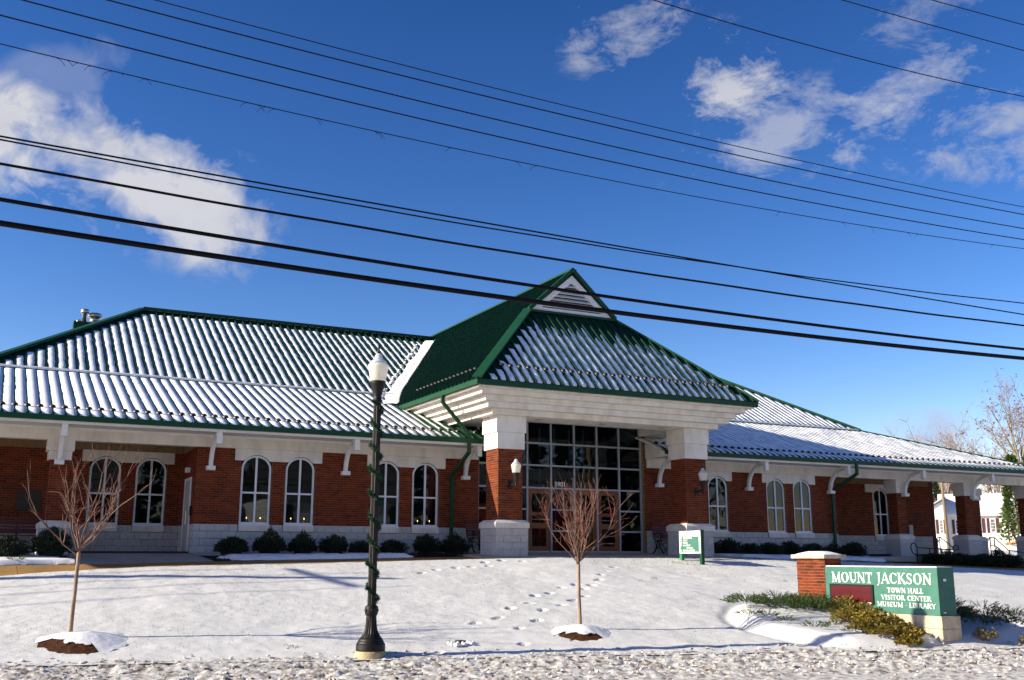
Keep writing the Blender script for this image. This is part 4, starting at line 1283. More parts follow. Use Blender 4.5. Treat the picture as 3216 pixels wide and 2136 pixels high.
roof_face(groof, (GX0, GY0, GZ), (1, 0, 0), (0, 1, FS), [(0, 0), (GX1 - GX0, 0), (GX1 - GX0 - HB, FL), (HB, FL)], .12, sh=.055,
          snow=lambda u: dict(l=.05, r=.055, h=.034, gap=.25, gapj=.2, bot=.02, rag=.034, step=.06, cov=fr_cov, hug='r'), guards=(.74, 1, lambda a: .9 < a < 9.6))
# gablet: frame, louvres, rake trim
yg = YGB + .02
m = MB(); m.add([(GX0 + HB, yg + .14, ZGB), (GX1 - HB, yg + .14, ZGB), (CX, yg + .14, APX)], [(0, 1, 2)]); m.build('louvre_back', 'backer', groof)
fr = link('gablet_frame', None, TH)
b0 = Vector((GX0 + HB + .12, yg, ZGB + .045)); b1 = Vector((GX1 - HB - .12, yg, ZGB + .045)); ap = Vector((CX, yg, APX - .13))
m = MB(); m.beam(b0 + Vector((.1, 0, .06)), b1 + Vector((-.1, 0, .06)), .10, .11); m.build('frame_board', 'white_trim', fr)
for a in (b0, b1):
    s_ = 1 if a is b0 else -1
    m = MB(); m.prism([a + Vector((0, -.055, 0)), ap + Vector((0, -.055, 0)), ap + Vector((0, -.055, -.25)), a + Vector((s_ * .26, -.055, 0))], (0, .10, 0)); m.build('frame_board', 'white_trim', fr)
nl = 8
for k in range(nl):
    z = ZGB + .20 + k * .128
    hwid = (APX - .13 - z) / GS - .17
    if hwid < .06: continue
    m = MB(); m.add([(CX - hwid, yg - .045, z), (CX + hwid, yg - .045, z), (CX + hwid, yg + .10, z + .115), (CX - hwid, yg + .10, z + .115),
                     (CX - hwid, yg - .045, z + .016), (CX + hwid, yg - .045, z + .016), (CX + hwid, yg + .10, z + .131), (CX - hwid, yg + .10, z + .131)],
                    [(3, 2, 1, 0), (4, 5, 6, 7), (0, 1, 5, 4), (1, 2, 6, 5), (2, 3, 7, 6), (3, 0, 4, 7)])
    m.build('louvre_slat', 'white_trim', fr)
for s_ in (-1, 1):
    m = MB(); a = Vector((CX + s_ * (CX - GX0 - HB + .03), YGB - .08, ZGB - .02)); b = Vector((CX, YGB - .08, APX + .04))
    m.prism([a + Vector((0, -.05, -.06)), b + Vector((0, -.05, -.07)), b + Vector((0, -.05, .10)), a + Vector((0, -.05, .11))] if s_ < 0 else
            [a + Vector((0, -.05, .11)), b + Vector((0, -.05, .10)), b + Vector((0, -.05, -.07)), a + Vector((0, -.05, -.06))], (0, .12, 0)); m.build('rake_trim', 'trim_green', groof)
m = MB(); m.box(GX0 + HB - .02, GX1 - HB + .02, YGB - .13, YGB + .03, ZGB - .05, ZGB + .03); m.build('apron_flashing', 'trim_green', groof)
cap((CX, YGB - .14, APX), (CX, YBACK, APX), .24, .06, .045, parent=groof)
cap((GX0, GY0, GZ), (GX0 + HB, YGB, ZGB), .30, .06, .05, name='hip_cap', parent=groof); cap((GX1, GY0, GZ), (GX1 - HB, YGB, ZGB), .26, .06, .045, name='hip_cap', parent=groof)
# broad bands of snow in the valleys beside the gable
def valley(sgn):
    m = MB(); pts = []
    xk = GX0 + (ZBK - GZ) / GS; yk = YBK
    x0_, y0_, z0_ = GX0 + .02, YE + (GZ + .02 - ZE) / SL, GZ + .02
    xt, yt, zt = GX0 + (ZRG - .25 - GZ) / GS, YBK + (ZRG - .25 - ZBK) / SU, ZRG - .25
    n = 60; sg = 1 if sgn > 0 else -1
    for k in range(n + 1):
        t = k / n
        if t < .14:
            q = t / .14; x, y, z = x0_ + (xk - x0_) * q, y0_ + (yk - y0_) * q, z0_ + (ZBK - z0_) * q
        else:
            q = (t - .14) / .86; x, y, z = xk + (xt - xk) * q, yk + (yt - yk) * q, ZBK + (zt - ZBK) * q
        wl2 = .50 * (1 - .25 * t) + (n1(t * 30, 4) - .5) * .10 + (n1(t * 9, 14) - .5) * .14; wr2 = .10 + (n1(t * 26, 7) - .5) * .05
        row = [(x - wl2, y, z + .0), (x - wl2 * .85, y, z + .075), (x - .15, y - .01, z + .10), (x + wr2 * .3, y - .01, z + .10), (x + wr2, y - .01, z + wr2 * GS + .075), (x + wr2 + .05, y, z + (wr2 + .05) * GS)]
        m.v += [(p if sg > 0 else (mx(p[0]), p[1], p[2])) for p in row]
    for k in range(n):
        for q in range(5):
            f = (k * 6 + q, k * 6 + q + 1, (k + 1) * 6 + q + 1, (k + 1) * 6 + q)
            m.f.append(f if sg > 0 else f[::-1])
    tag(m.build('valley_snow', 'roof_snow', groof, True), kind='stuff')
valley(1); valley(-1)
# lumps of snow where the strips meet the valley
m = MB()
for k in range(26):
    t = k / 26 + random.uniform(-.01, .01)
    z = GZ + .4 + (ZRG - GZ - .8) * t
    x = GX0 + (z - GZ) / GS - .52 - random.uniform(0, .12); y = YE + (z - ZE) / SL if z < ZBK else YBK + (z - ZBK) / SU
    r = random.uniform(.05, .10)
    m.lathe([(-.02, r), (r * .35, r * .85), (r * .6, r * .4)], (x, y, z + .03), 8)
tag(m.build('snow_lump', 'roof_snow', groof, True), kind='stuff')

# downspouts ------------------------------------------------------------------
def spout(pts, name='downspout', r=.052):
    m = MB()
    for a, b in zip(pts[:-1], pts[1:]):
        d = (Vector(b) - Vector(a)).normalized() * .03
        m.beam(Vector(a) - d, Vector(b) + d, 2 * r, 2 * r * .8, up=(0, 1, 0) if abs(d.y) < .02 else (1, 0, 0))
    return m.build(name, 'trim_green', TH)
spout([(12.54, 29.25, 6.76), (12.54, 29.25, 6.55), (13.46, 29.24, 5.56)])
spout([(13.44, 29.22, 5.42), (13.44, 29.22, 5.05), (13.40, 30.42, 4.42), (13.40, 30.42, 1.85)])
spout([(29.62, 29.22, 5.36), (29.62, 29.22, 4.98), (29.48, 30.42, 4.40), (29.48, 30.42, 1.85)])

# side door in the left porch return wall ----------------------------------------
d = link('side_door', None, TH)
m = MB(); m.box(5.47, 5.508, 31.15, 31.22, 1.98, 4.12); m.box(5.47, 5.508, 32.08, 32.15, 1.98, 4.12); m.box(5.47, 5.508, 31.22, 32.08, 4.05, 4.12); m.build('frame', 'white_frame', d)
m = MB(); m.box(5.485, 5.508, 31.221, 32.079, 1.99, 4.049); m.build('leaf', 'door_metal', d)
m = MB(); m.tube([(5.46, 31.32, 2.75), (5.42, 31.32, 2.78), (5.42, 31.32, 3.15), (5.46, 31.32, 3.18)], .014, 6); m.build('handle', 'steel', d)
m = MB(); m.box(5.44, 5.50, 30.80, 30.94, 3.02, 3.28); m.build('card_reader', 'black_iron', TH)
m = MB(); m.box(5.38, 5.50, 31.5, 31.72, 4.28, 4.42); m.build('door_light', 'white_trim', TH)
# roof vents
for (x, y, z0_, prof, lab) in (
        (3.10, 43.0, 9.6, [(0, .085), (1.62, .085), (1.625, .15), (1.70, .16), (1.78, .14), (1.81, .04)], None),
        (2.92, 43.2, 9.6, [(0, .06), (1.28, .06), (1.285, .11), (1.36, .11), (1.40, .04)], None),
        (3.50, 43.2, 9.6, [(0, .17), (1.25, .17), (1.26, .25), (1.33, .25), (1.34, .19), (1.52, .19), (1.53, .27), (1.64, .27), (1.70, .20), (1.74, .05)], None)):
    m = MB(); m.lathe(prof, (x, y, z0_), 16); m.build('roof_vent', 'steel', TH, True)
m = MB(); m.box(2.7, 3.3, 42.6, 43.3, 10.2, 10.82); m.build('vent_curb', 'trim_green', TH)

# ================================================================== THINGS ON AND ROUND THE BUILDING
def rnd_dir(r, up=0.0):
    while True:
        v = Vector((r.uniform(-1, 1), r.uniform(-1, 1), r.uniform(-1, 1)))
        if 0.05 < v.length < 1: break
    v.normalize(); v.z += up
    return v.normalized()
def leaf(mb, p, d, ln, w, r):
    d = d.normalized(); s = d.cross(rnd_dir(r))
    if s.length < 1e-3: s = d.orthogonal()
    s.normalize(); p = Vector(p)
    mb.add([tuple(p), tuple(p + d * ln * .45 + s * w), tuple(p + d * ln), tuple(p + d * ln * .45 - s * w)], [(0, 1, 2, 3)])
def needle(mb, p, d, ln, w, r):
    s = d.cross(rnd_dir(r)).normalized() * w; p = Vector(p)
    mb.add([tuple(p - s), tuple(p + s), tuple(p + d * ln)], [(0, 1, 2)])

# acorn wall lanterns
GLOBE = [(0, .135), (.02, .145), (.15, .165), (.265, .188), (.29, .19), (.315, .178), (.33, .150)]
GTOP = [(.332, .165), (.375, .140), (.40, .10), (.425, .078), (.48, .066), (.515, .04), (.52, .02)]
def acorn(parent, c, s, globe_mat_='globe', add=None):
    m = MB(); m.lathe([(z * s, r * s) for z, r in GLOBE], c, 28); g = (add or (lambda mb_, n, mt: mb_.build(n, mt, parent, True)))(m, 'globe', globe_mat_)
    m = MB(); m.lathe([(z * s, r * s) for z, r in GTOP], c, 28); m.build('globe_cap', 'globe_top', parent, True)
    m = MB(); m.lathe([(.52 * s, .022 * s), (.56 * s, .03 * s), (.59 * s, .014 * s), (.61 * s, .024 * s), (.68 * s, .004 * s)], c, 10); m.build('finial', 'black_iron', parent, True)
for x, lab in ((14.19, 'acorn globe wall lantern on the left entrance column'), (21.06, 'acorn globe wall lantern on the right entrance column')):
    t = thing('wall_lantern', (x, 27.88, 4.0), lab, 'lantern', 'lanterns on the entrance columns')
    c = (x, 27.50, 4.31)
    acorn(t, c, .80)
    m = MB(); m.lathe([(-.40, .018), (-.385, .045), (-.36, .035), (-.30, .045), (-.15, .075), (-.03, .11), (0, .118), (.01, .11)], c, 18); m.build('stem', 'black_iron', t, True)
    m = MB(); m.tube([(x, 27.86, 3.99), (x, 27.78, 3.965), (x, 27.66, 3.985), (x, 27.56, 4.02), (x, 27.50, 4.03)], .024, 8); m.build('arm', 'black_iron', t, True)
    m = MB(); m.box(x - .06, x + .06, 27.86, 27.888, 3.86, 4.12); m.build('back_plate', 'black_iron', t)

# plaque
t = MB(); t.box(1.0, 1.64, YR - .035, YR - .011, 3.15, 3.73)
tag(t.build('plaque', 'bronze'), 'dark bronze plaque on the brick wall of the far left porch', 'plaque')
t = MB(); t.box(36.2, 36.42, YR - .03, YR - .011, 2.84, 3.26)
t.build('wall_panel', 'door_metal', TH)

# window candles
k = 0
for c, nm in ((LW[0], 'first window right of the side porch'), (LW[1], 'second window right of the side porch'), (LW[3], 'window just left of the entrance')):
    for s_, sd in ((-.2, 'left'), (.2, 'right')):
        t = thing('window_candle', (c + s_, YW + .13, WZ0 + .06), 'electric candle on the %s side of the %s' % (sd, nm), 'candle', 'candles in the windows')
        m = MB(); m.lathe([(0, .02), (.01, .02), (.012, .011), (.11, .011)], (c + s_, YW + .13, WZ0 + .045), 8); m.build('stick', 'candle_white', t)
        m = MB(); m.lathe([(0, .004), (.012, .012), (.03, .009), (.05, .002)], (c + s_, YW + .13, WZ0 + .157), 8); m.build('flame', 'flame', t, True)

# wreaths
rr = random.Random(5)
for i, nm in ((2, 'left door'), (4, 'middle door'), (5, 'right door')):
    xc = (GXS[i] + GXS[i + 1]) / 2; zc = 3.66; yc = YG - .045
    t = thing('wreath', (xc, yc, zc), 'dark green wreath with red bow hanging on the %s of the entrance' % nm, 'wreath', 'wreaths on the entrance doors')
    m = MB()
    for k in range(420):
        a = rr.uniform(0, 2 * math.pi); R_ = .19 + rr.uniform(-.05, .05)
        p = Vector((xc + R_ * math.cos(a), yc + rr.uniform(-.03, .03), zc + R_ * math.sin(a)))
        d = (Vector((math.cos(a + rr.uniform(.2, 1.4)), rr.uniform(-.7, .3), math.sin(a + rr.uniform(.2, 1.4)))))
        leaf(m, p, d, .09, .012, rr)
    m.build('ring', 'wreath_green', t)
    m = MB()
    for sx in (-1, 1):
        m.add([(xc + .05, yc - .07, zc - .17), (xc + .05 + sx * .12, yc - .08, zc - .11), (xc + .05 + sx * .13, yc - .06, zc - .22)], [(0, 1, 2)])
        m.add([(xc + .05, yc - .075, zc - .17), (xc + .05 + sx * .07, yc - .07, zc - .42), (xc + .05 + sx * .02, yc - .065, zc - .41)], [(0, 1, 2)])
    m.lathe([(-.03, .01), (0, .035), (.03, .01)], (xc + .05, yc - .075, zc - .17), 8)
    m.build('bow', 'bow_red', t)

# benches
def make_bench(label):
    t = lthing('bench', label, 'bench', 'iron and timber benches at the building')
    L = 1.8
    for k, (y, z) in enumerate(((-.42, .43), (-.32, .435), (-.22, .435), (-.12, .43))):
        m = MB(); m.box(-L / 2, L / 2, y - .04, y + .04, z - .014, z + .014); lpart(m, 'seat_slat', 'bench_wood', t)
    for k in range(6):
        z = .52 + k * .072; y = .0 + k * .022
        m = MB(); m.add([(-L / 2, y - .012, z - .028), (L / 2, y - .012, z - .028), (L / 2, y + .008, z + .028), (-L / 2, y + .008, z + .028),
                         (-L / 2, y + .012, z - .034), (L / 2, y + .012, z - .034), (L / 2, y + .032, z + .022), (-L / 2, y + .032, z + .022)],
                        [(0, 1, 2, 3), (7, 6, 5, 4), (3, 2, 6, 7), (0, 4, 5, 1), (0, 3, 7, 4), (1, 5, 6, 2)]); lpart(m, 'back_slat', 'bench_wood', t)
    for x in (-L / 2 + .04, 0, L / 2 - .04):
        m = MB()
        m.tube([(x, .16, .99), (x, .19, .96), (x, .16, .93), (x, .11, .80), (x, .05, .60), (x, .0, .45), (x, -.1, .405), (x, -.45, .40)], .022, 6)
        for sgn in (-1, 1):
            m.tube([(x, -.22 + sgn * .02, .40), (x, -.22 + sgn * .10, .26), (x, -.22 + sgn * .16, .12), (x, -.22 + sgn * .26, .015), (x, -.22 + sgn * .32, .0)], [.02, .02, .022, .024, .03], 6)
            m.tube([(x, -.22 + sgn * .20, .39), (x, -.22 + sgn * .16, .28), (x, -.22 + sgn * .05, .20), (x, -.22, .12)], .014, 5)
        if x:
            m.tube([(x, .04, .62), (x, -.1, .66), (x, -.30, .66), (x, -.45, .63), (x, -.52, .57), (x, -.49, .52), (x, -.44, .54)], .022, 6)
            m.tube([(x, -.42, .62), (x, -.38, .52), (x, -.42, .42)], .018, 5)
        lpart(m, 'iron_frame', 'black_iron', t)
    # cast tracery below the seat
    m = MB()
    for k in range(4):
        xa = -L / 2 + .04 + k * (L - .08) / 4; xb = xa + (L - .08) / 4
        m.tube([(xa, -.05, .05), (xa + .08, -.05, .22), ((xa + xb) / 2, -.05, .34), (xb - .08, -.05, .22), (xb, -.05, .05)], .014, 5)
        m.tube([(xa, -.05, .38), (xa + .10, -.05, .30), ((xa + xb) / 2, -.05, .14), (xb - .10, -.05, .30), (xb, -.05, .38)], .012, 5)
    lpart(m, 'tracery', 'black_iron', t)
    return t
b1_ = make_bench('iron and red timber bench right of the entrance, half behind the column')
put(b1_, (21.85, 30.25, 2.015))
copy_tree(b1_, Matrix.Translation((14.75, 30.25, 2.015)), 'iron and red timber bench left of the entrance, behind the column base')
copy_tree(b1_, Matrix.Translation((1.05, 31.9, 1.965)) @ Matrix.Scale(1.06, 4), 'red timber bench in the far left porch behind the shrubs')

# lamp post --------------------------------------------------------------------
LPX, LPY = 6.315, 17.735
lp = thing('lamp_post', (LPX, LPY, .14), 'black cast iron street lamp with white acorn globe at the street edge', 'street lamp')
Lc = (LPX, LPY, 0)
m = MB(); m.lathe([(-.25, .262), (.16, .268), (.245, .268), (.268, .255), (.272, .23)], Lc, 36); m.build('footing', 'footing_concrete', lp, True)
m = MB(); m.lathe([(.272, .252), (.30, .254), (.385, .250), (.40, .236), (.425, .228), (.44, .214), (.465, .205), (.48, .192), (.50, .172), (.555, .140), (.60, .120), (.65, .106), (.74, .094), (.855, .088), (.86, .098), (.90, .114), (.95, .118), (1.0, .114), (1.02, .104), (1.03, .09)], Lc, 40, flute=(.53, .84, .10)); m.build('base', 'lamp_iron', lp)
for k in range(6):
    a = k * math.pi / 3 + .3
    m = MB(); m.lathe([(0, .028), (.012, .024), (.018, .008)], (0, 0, 0), 10)
    c = Vector((LPX + .113 * math.cos(a), LPY + .113 * math.sin(a), .95))
    R_ = Vector((math.cos(a), math.sin(a), 0)).to_track_quat('Z', 'X').to_matrix().to_4x4()
    inst('boss', m.mesh('boss', 'lamp_iron', True), lp, Matrix.Translation(c) @ R_)
m = MB(); m.lathe([(1.03, .076), (1.2, .075), (4.60, .070)], Lc, 32, flute=(1.0, 4.7, .11)); m.build('shaft', 'lamp_iron', lp)
m = MB(); m.lathe([(4.60, .075), (4.615, .092), (4.645, .092), (4.66, .074), (4.72, .075), (4.80, .092), (4.88, .118), (4.94, .138), (4.97, .144), (4.99, .142), (4.995, .13)], Lc, 28); m.build('capital', 'lamp_iron', lp, True)
acorn(lp, (LPX, LPY, 4.99), 1.0)
# garland
m = MB(); rr = random.Random(11)
turns = 8.6; z0_, z1_ = 1.06, 4.62
core = []
for k in range(2600):
    t = rr.random(); a = -2 * math.pi * turns * t + 1.0
    z = z0_ + (z1_ - z0_) * t
    ro = .088 + .012 * math.sin(t * 40)
    p = Vector((LPX + ro * math.cos(a), LPY + ro * math.sin(a), z + rr.uniform(-.02, .02)))
    d = Vector((math.cos(a), math.sin(a), 0)) * rr.uniform(.1, 1) + rnd_dir(rr)
    for q in range(2): needle(m, p, (d + rnd_dir(rr) * .6).normalized(), rr.uniform(.04, .085), .0075, rr)
for k in range(261):
    t = k / 260; a = -2 * math.pi * turns * t + 1.0
    core.append((LPX + .087 * math.cos(a), LPY + .087 * math.sin(a), z0_ + (z1_ - z0_) * t))
m.tube(core, .014, 5)
tag(m.build('garland', 'tinsel'), 'green tinsel garland wound in a spiral around the street lamp shaft', 'garland')

# overhead wires ---------------------------------------------------------------
YWI = 12.0
WIRES = [
    ([.0017, -.0297, 5.3627], .034, 'cable', 'thickest and lowest black overhead cable', 0),
    ([.0018, -.0372, 5.6267], .024, 'cable', 'second lowest thick black overhead cable', 0),
    ([.0017, -.0335, 6.0629], .016, 'cable', 'third overhead cable from the bottom, grey and medium thick', .1),
    ([.0005, -.0200, 6.3412], .011, 'cable', 'upper cable of the close pair below the thin wires', 0),
    ([.0023, -.0345, 6.3125], .010, 'cable', 'lower cable of the close pair, drooping towards its partner', .03),
    ([.0031, -.0513, 7.4030], .0060, 'wire', 'thin twiggy wire with frayed bits, lowest of the thin wires', 0),
    ([.0027, -.0543, 7.7400], .0085, 'wire', 'thin overhead wire next above the frayed one', 0),
    ([.0026, -.0547, 7.9913], .0085, 'wire', 'third thin overhead wire from the frayed one up', .0),
    ([.0021, -.0462, 8.2644], .0085, 'wire', 'thin overhead wire just below the topmost of the main set', 0),
    ([.0022, -.0487, 8.4282], .0065, 'wire', 'topmost and finest wire of the main set over the roof', 0),
    ([.0052, -.1067, 10.8095], .0085, 'wire', 'high thin wire crossing the upper right clouds, lowest of three', 0),
    ([.0012, .0, 11.14], .0085, 'wire', 'middle high thin wire at the upper right corner', 0),
    ([.0012, .0150, 11.44], .0085, 'wire', 'highest thin wire at the extreme upper right corner', 0)]
rr = random.Random(3)
for ci, (c, r_, mt, lab, dy) in enumerate(WIRES):
    m = MB(); pts = []
    for k in range(85):
        x = -12 + .5 * k
        wob = .003 * math.sin(x * 2.1) if ci in (2, 4) else 0
        pts.append((x, YWI + dy, c[0] * x * x + c[1] * x + c[2] + wob))
    m.tube(pts, r_, 6)
    if ci == 5:
        for k in range(26):
            x = rr.uniform(0, 16) if k > 12 else rr.uniform(.3, 4.5)
            z = c[0] * x * x + c[1] * x + c[2]; s_ = rr.choice((-1, 1))
            L_ = rr.uniform(.03, .13)
            m.tube([(x, YWI, z), (x + s_ * L_ * .6, YWI, z - L_ * .25), (x + s_ * L_, YWI, z - L_ * .8)], .003, 4)
    tag(m.build('overhead_wire', mt, None, True), lab, 'wire', 'overhead wires along the street')
def upole(x, y, h, lab, arms, z0_=0):
    t = thing('utility_pole', (x, y, z0_), lab, 'utility pole')
    m = MB(); m.tube([(x, y, z0_ - .5), (x, y, z0_ + h)], [.17, .11], 12); m.build('post', 'pole_wood', t, True)
    for z in arms:
        m = MB(); m.box(x - .06, x + .06, y - 1.1, y + 1.1, z - .06, z + .06); m.build('cross_arm', 'pole_wood', t)
upole(-12, 12.15, 12.8, 'wooden street utility pole out of view to the left', (9.6, 12.2))
upole(30, 12.15, 12.8, 'wooden street utility pole out of view to the right', (9.6, 12.2))
# second pole line, out of view, added so its shadows streak the lawn
upole(-9.5, 28.4, 8.4, 'unseen wooden pole added left of the building for its lawn shadow', (8.6,), .9)
upole(-46, 29.0, 8.4, 'unseen far wooden pole added to carry the wires that shade the lawn', (8.2,), .7)
for k, (dy, z) in enumerate(((-.9, 9.25), (-.1, 8.95), (.75, 9.3), (1.0, 8.2))):
    m = MB(); pts = []
    for q in range(41):
        t = q / 40; x = -46 + 36.5 * t
        pts.append((x, 29.0 - .6 * t + dy, z - .6 * 4 * t * (1 - t)))
    m.tube(pts, .022, 5)
    tag(m.build('shadow_wire', 'wire'), ['nearest', 'second', 'third', 'lowest'][k] + ' wire of the unseen pole line added for lawn shadows', 'wire', 'unseen wires added to shade the lawn')

# small bare street trees --------------------------------------------------------
def limb(mb, p, d, ln, r0, r1, rng, seg=6, wob=.16, lift=.05, sides=5):
    pts = [Vector(p)]; d = Vector(d).normalized()
    for k in range(seg):
        d = (d + Vector((rng.uniform(-1, 1), rng.uniform(-1, 1), rng.uniform(-1, 1))) * wob + Vector((0, 0, lift))).normalized()
        pts.append(pts[-1] + d * ln / seg)
    rs = [r0 + (r1 - r0) * (k / seg) for k in range(seg + 1)]
    mb.tube(pts, rs, sides, caps=False)
    return pts, rs
def side_dir(d, ang, rng):
    d = Vector(d).normalized(); o = d.cross(rnd_dir(rng)).normalized()
    return (d * math.cos(ang) + o * math.sin(ang)).normalized()
def street_tree(base, top, seed, label, nlimb, spread, hgt, skew=(0, 0)):
    rng = random.Random(seed)
    t = thing('street_tree', base, label, 'tree', 'young bare street trees')
    b = Vector(base); f = Vector(top)
    m = MB()
    mid = (b + f) / 2 + Vector((rng.uniform(-.012, .012), 0, 0))
    m.tube([b - Vector((0, 0, .1)), b + (f - b) * .02, b + (f - b) * .25, mid, b + (f - b) * .8, f], [.042, .038, .034, .033, .032, .036], 12); m.build('trunk', 'bark', t, True)
    ml, mt = MB(), MB()
    for i in range(nlimb):
        a = 2 * math.pi * (i + rng.uniform(-.25, .25)) / nlimb
        tilt = spread * rng.uniform(.35, 1.0) if i else .08
        if i % 3 == 2: tilt = spread * 1.15
        d = Vector((math.cos(a) * math.sin(tilt) + skew[0] * .2, math.sin(a) * math.sin(tilt), math.cos(tilt)))
        p = f + Vector((0, 0, rng.uniform(-.10, .06)))
        L1 = hgt * rng.uniform(.62, .95) / max(.62, math.cos(tilt * .7))
        pts, rs = limb(ml, p, d, L1, .0165, .0045, rng, 11, .23, .055 + .06 * tilt)
        for j in range(rng.randint(4, 6)):
            k = rng.randint(2, 9); q = pts[k]; dd = (pts[k + 1] - pts[k - 1])
            p2, r2 = limb(ml if rng.random() < .4 else mt, q, side_dir(dd, rng.uniform(.35, .85), rng) + Vector((0, 0, .22)), L1 * rng.uniform(.22, .50), rs[k] * .62, .003, rng, 5, .30, .06, 4)
            for h in range(rng.randint(2, 4)):
                k2 = rng.randint(1, 5)
                limb(mt, p2[k2], side_dir(p2[min(k2 + 1, 5)] - p2[k2 - 1], rng.uniform(.4, .9), rng) + Vector((0, 0, .25)), rng.uniform(.12, .38), .0036, .0018, rng, 4, .28, .05, 3)
        for h in range(2):
            k2 = rng.randint(7, 11)
            limb(mt, pts[k2], side_dir(pts[k2] - pts[k2 - 1], rng.uniform(.15, .5), rng) + Vector((0, 0, .3)), rng.uniform(.25, .55), .004, .0018, rng, 5, .10, .05, 4)
    ml.build('branches', 'limb_bark', t, True); tag(mt.build('twigs', 'twig_red', t), kind='stuff')
    return t
LT = (1.69, 20.39); RT = (10.815, 18.21)
zl0 = float(G(*LT)) + .16; zr0 = float(G(*RT)) + .13
street_tree((LT[0], LT[1], zl0), (LT[0] + .03, LT[1], zl0 + 1.36), 42, 'young bare tree with gnarled branches at the far left of the lawn', 10, .98, 1.78, (.15, 0))
street_tree((RT[0], RT[1], zr0), (RT[0] - .02, RT[1], zr0 + 1.16), 8, 'young bare red twigged tree before the entrance doors', 12, .78, 1.75)

def mound(cx, cy, rx, ry, h, seed, lab):
    t = thing('tree_mound', (cx, cy, float(G(cx, cy))), lab, 'mulch mound', 'mounds under the street trees')
    def surf(off, hole):
        n, mrg = 120, 44; m = MB(); V_ = []
        for j in range(mrg + 1):
            rj = j / mrg
            for k in range(n):
                a = 2 * math.pi * k / n
                rr_ = rj * (1 + .07 * math.sin(2 * a + seed) + .05 * math.sin(3 * a + 1))
                x, y = cx + rx * rr_ * math.cos(a), cy + ry * rr_ * math.sin(a)
                z = float(G0(x, y)) + h * (.45 * (1 - rj ** 2) + .55 * (.5 + .5 * math.cos(math.pi * rj))) + off * (1 - rj ** 6) + .02 + .03 * (1 - rj)
                V_.append((x, y, z, a, rj))
        zz = G(np.array([v[0] for v in V_]), np.array([v[1] for v in V_])) - G0(np.array([v[0] for v in V_]), np.array([v[1] for v in V_]))
        nn = fbm(np.array([v[0] for v in V_]) * 9, np.array([v[1] for v in V_]) * 9, seed, 3)
        m.v = [(v[0], v[1], v[2] + zz[i] + (nn[i] - .5) * (.018 if hole else .04)) for i, v in enumerate(V_)]
        for j in range(mrg):
            for k in range(n):
                k2 = (k + 1) % n; i0 = j * n + k
                if hole:
                    a, rj = V_[i0][3], V_[i0][4]
                    da = (a - hole[0] + math.pi) % (2 * math.pi) - math.pi
                    e = 1 - (da / hole[1]) ** 2
                    if e > 0 and hole[2] + (nn[i0] - .5) * .34 - .12 * e < rj < hole[3] + (nn[i0] - .5) * .15: continue
                m.f.append((i0, j * n + k2, (j + 1) * n + k2, (j + 1) * n + k))
        return m
    return t, surf
t, sf = mound(1.86, 20.12, .80, .82, .135, 3, 'snow capped mulch mound under the far left tree')
sf(-.018, None).build('mulch', 'mulch', t); sf(.005, (rad(224), rad(62), .56, .95)).build('snow_cap', 'snow', t, True)
t, sf = mound(10.72, 17.98, .66, .68, .115, 6, 'snow capped mulch mound under the tree before the entrance')
sf(-.018, None).build('mulch', 'mulch', t); sf(.005, (rad(230), rad(58), .62, .93)).build('snow_cap', 'snow', t, True)

# small box sunk in the snow
t = thing('meter_box', (8.17, 18.06, .28), 'small dark utility box sunk in the snow near the street', 'utility box')
zb_ = float(G(8.17, 18.06))
m = MB(); m.box(8.10, 8.25, 18.0, 18.14, zb_ - .1, zb_ + .085); m.build('body', 'bronze', t)
m = MB()
rr = random.Random(9)
for k in range(46):
    a = rr.uniform(math.pi * .9, math.pi * 2.3); R_ = rr.uniform(.12, .26)
    r = rr.uniform(.02, .05)
    m.lathe([(-.02, r), (r * .4, r * .9), (r * .9, r * .3)], (8.17 + R_ * math.cos(a), 18.04 + R_ * math.sin(a), zb_ + rr.uniform(.02, .05)), 6)
tag(m.build('snow_crumbs', 'snow', t), kind='stuff')

# shrubs -------------------------------------------------------------------------
def yew_variant(seed, n=1500, tall=0.0):
    rng = random.Random(seed); m = MB()
    lob = [(rng.uniform(0, 6.28), rng.uniform(.2, .9), rng.uniform(.10, .24)) for _ in range(9)]
    def radius(a, e):
        r = 1.0
        for la, le, lr in lob: r += lr * math.exp(-(((a - la + math.pi) % 6.283 - math.pi) ** 2 + (e - le) ** 2) / .16)
        return r
    for k in range(n):
        a = rng.uniform(0, 6.283); e = math.asin(rng.uniform(-.15, 1)); q = rng.uniform(.62, 1.02)
        R_ = radius(a, e) * q
        p = Vector((.40 * R_ * math.cos(e) * math.cos(a), .40 * R_ * math.cos(e) * math.sin(a), .20 + .36 * R_ * math.sin(e)))
        if tall and e > .9: p.z += tall * (e - .9) * 1.2
        d = Vector((math.cos(a) * math.cos(e), math.sin(a) * math.cos(e), math.sin(e) + .55)) + rnd_dir(rng) * .55
        L_ = rng.uniform(.06, .125); d.normalize()
        s = d.cross(rnd_dir(rng)).normalized() * .016
        m.add([tuple(p), tuple(p + d * L_ * .5 + s), tuple(p + d * L_), tuple(p + d * L_ * .5 - s)], [(0, 1, 2, 3)])
    c = MB(); nn, rr_ = 14, 8  # solid near-black filler, added so the foliage is not see-through
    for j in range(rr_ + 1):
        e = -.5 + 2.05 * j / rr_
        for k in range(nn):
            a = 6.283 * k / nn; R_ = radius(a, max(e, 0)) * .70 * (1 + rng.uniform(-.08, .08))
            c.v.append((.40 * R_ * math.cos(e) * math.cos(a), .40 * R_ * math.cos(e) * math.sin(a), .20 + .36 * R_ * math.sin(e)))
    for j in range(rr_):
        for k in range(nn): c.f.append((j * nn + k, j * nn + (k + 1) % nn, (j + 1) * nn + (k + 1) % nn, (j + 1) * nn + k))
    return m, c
YV = []
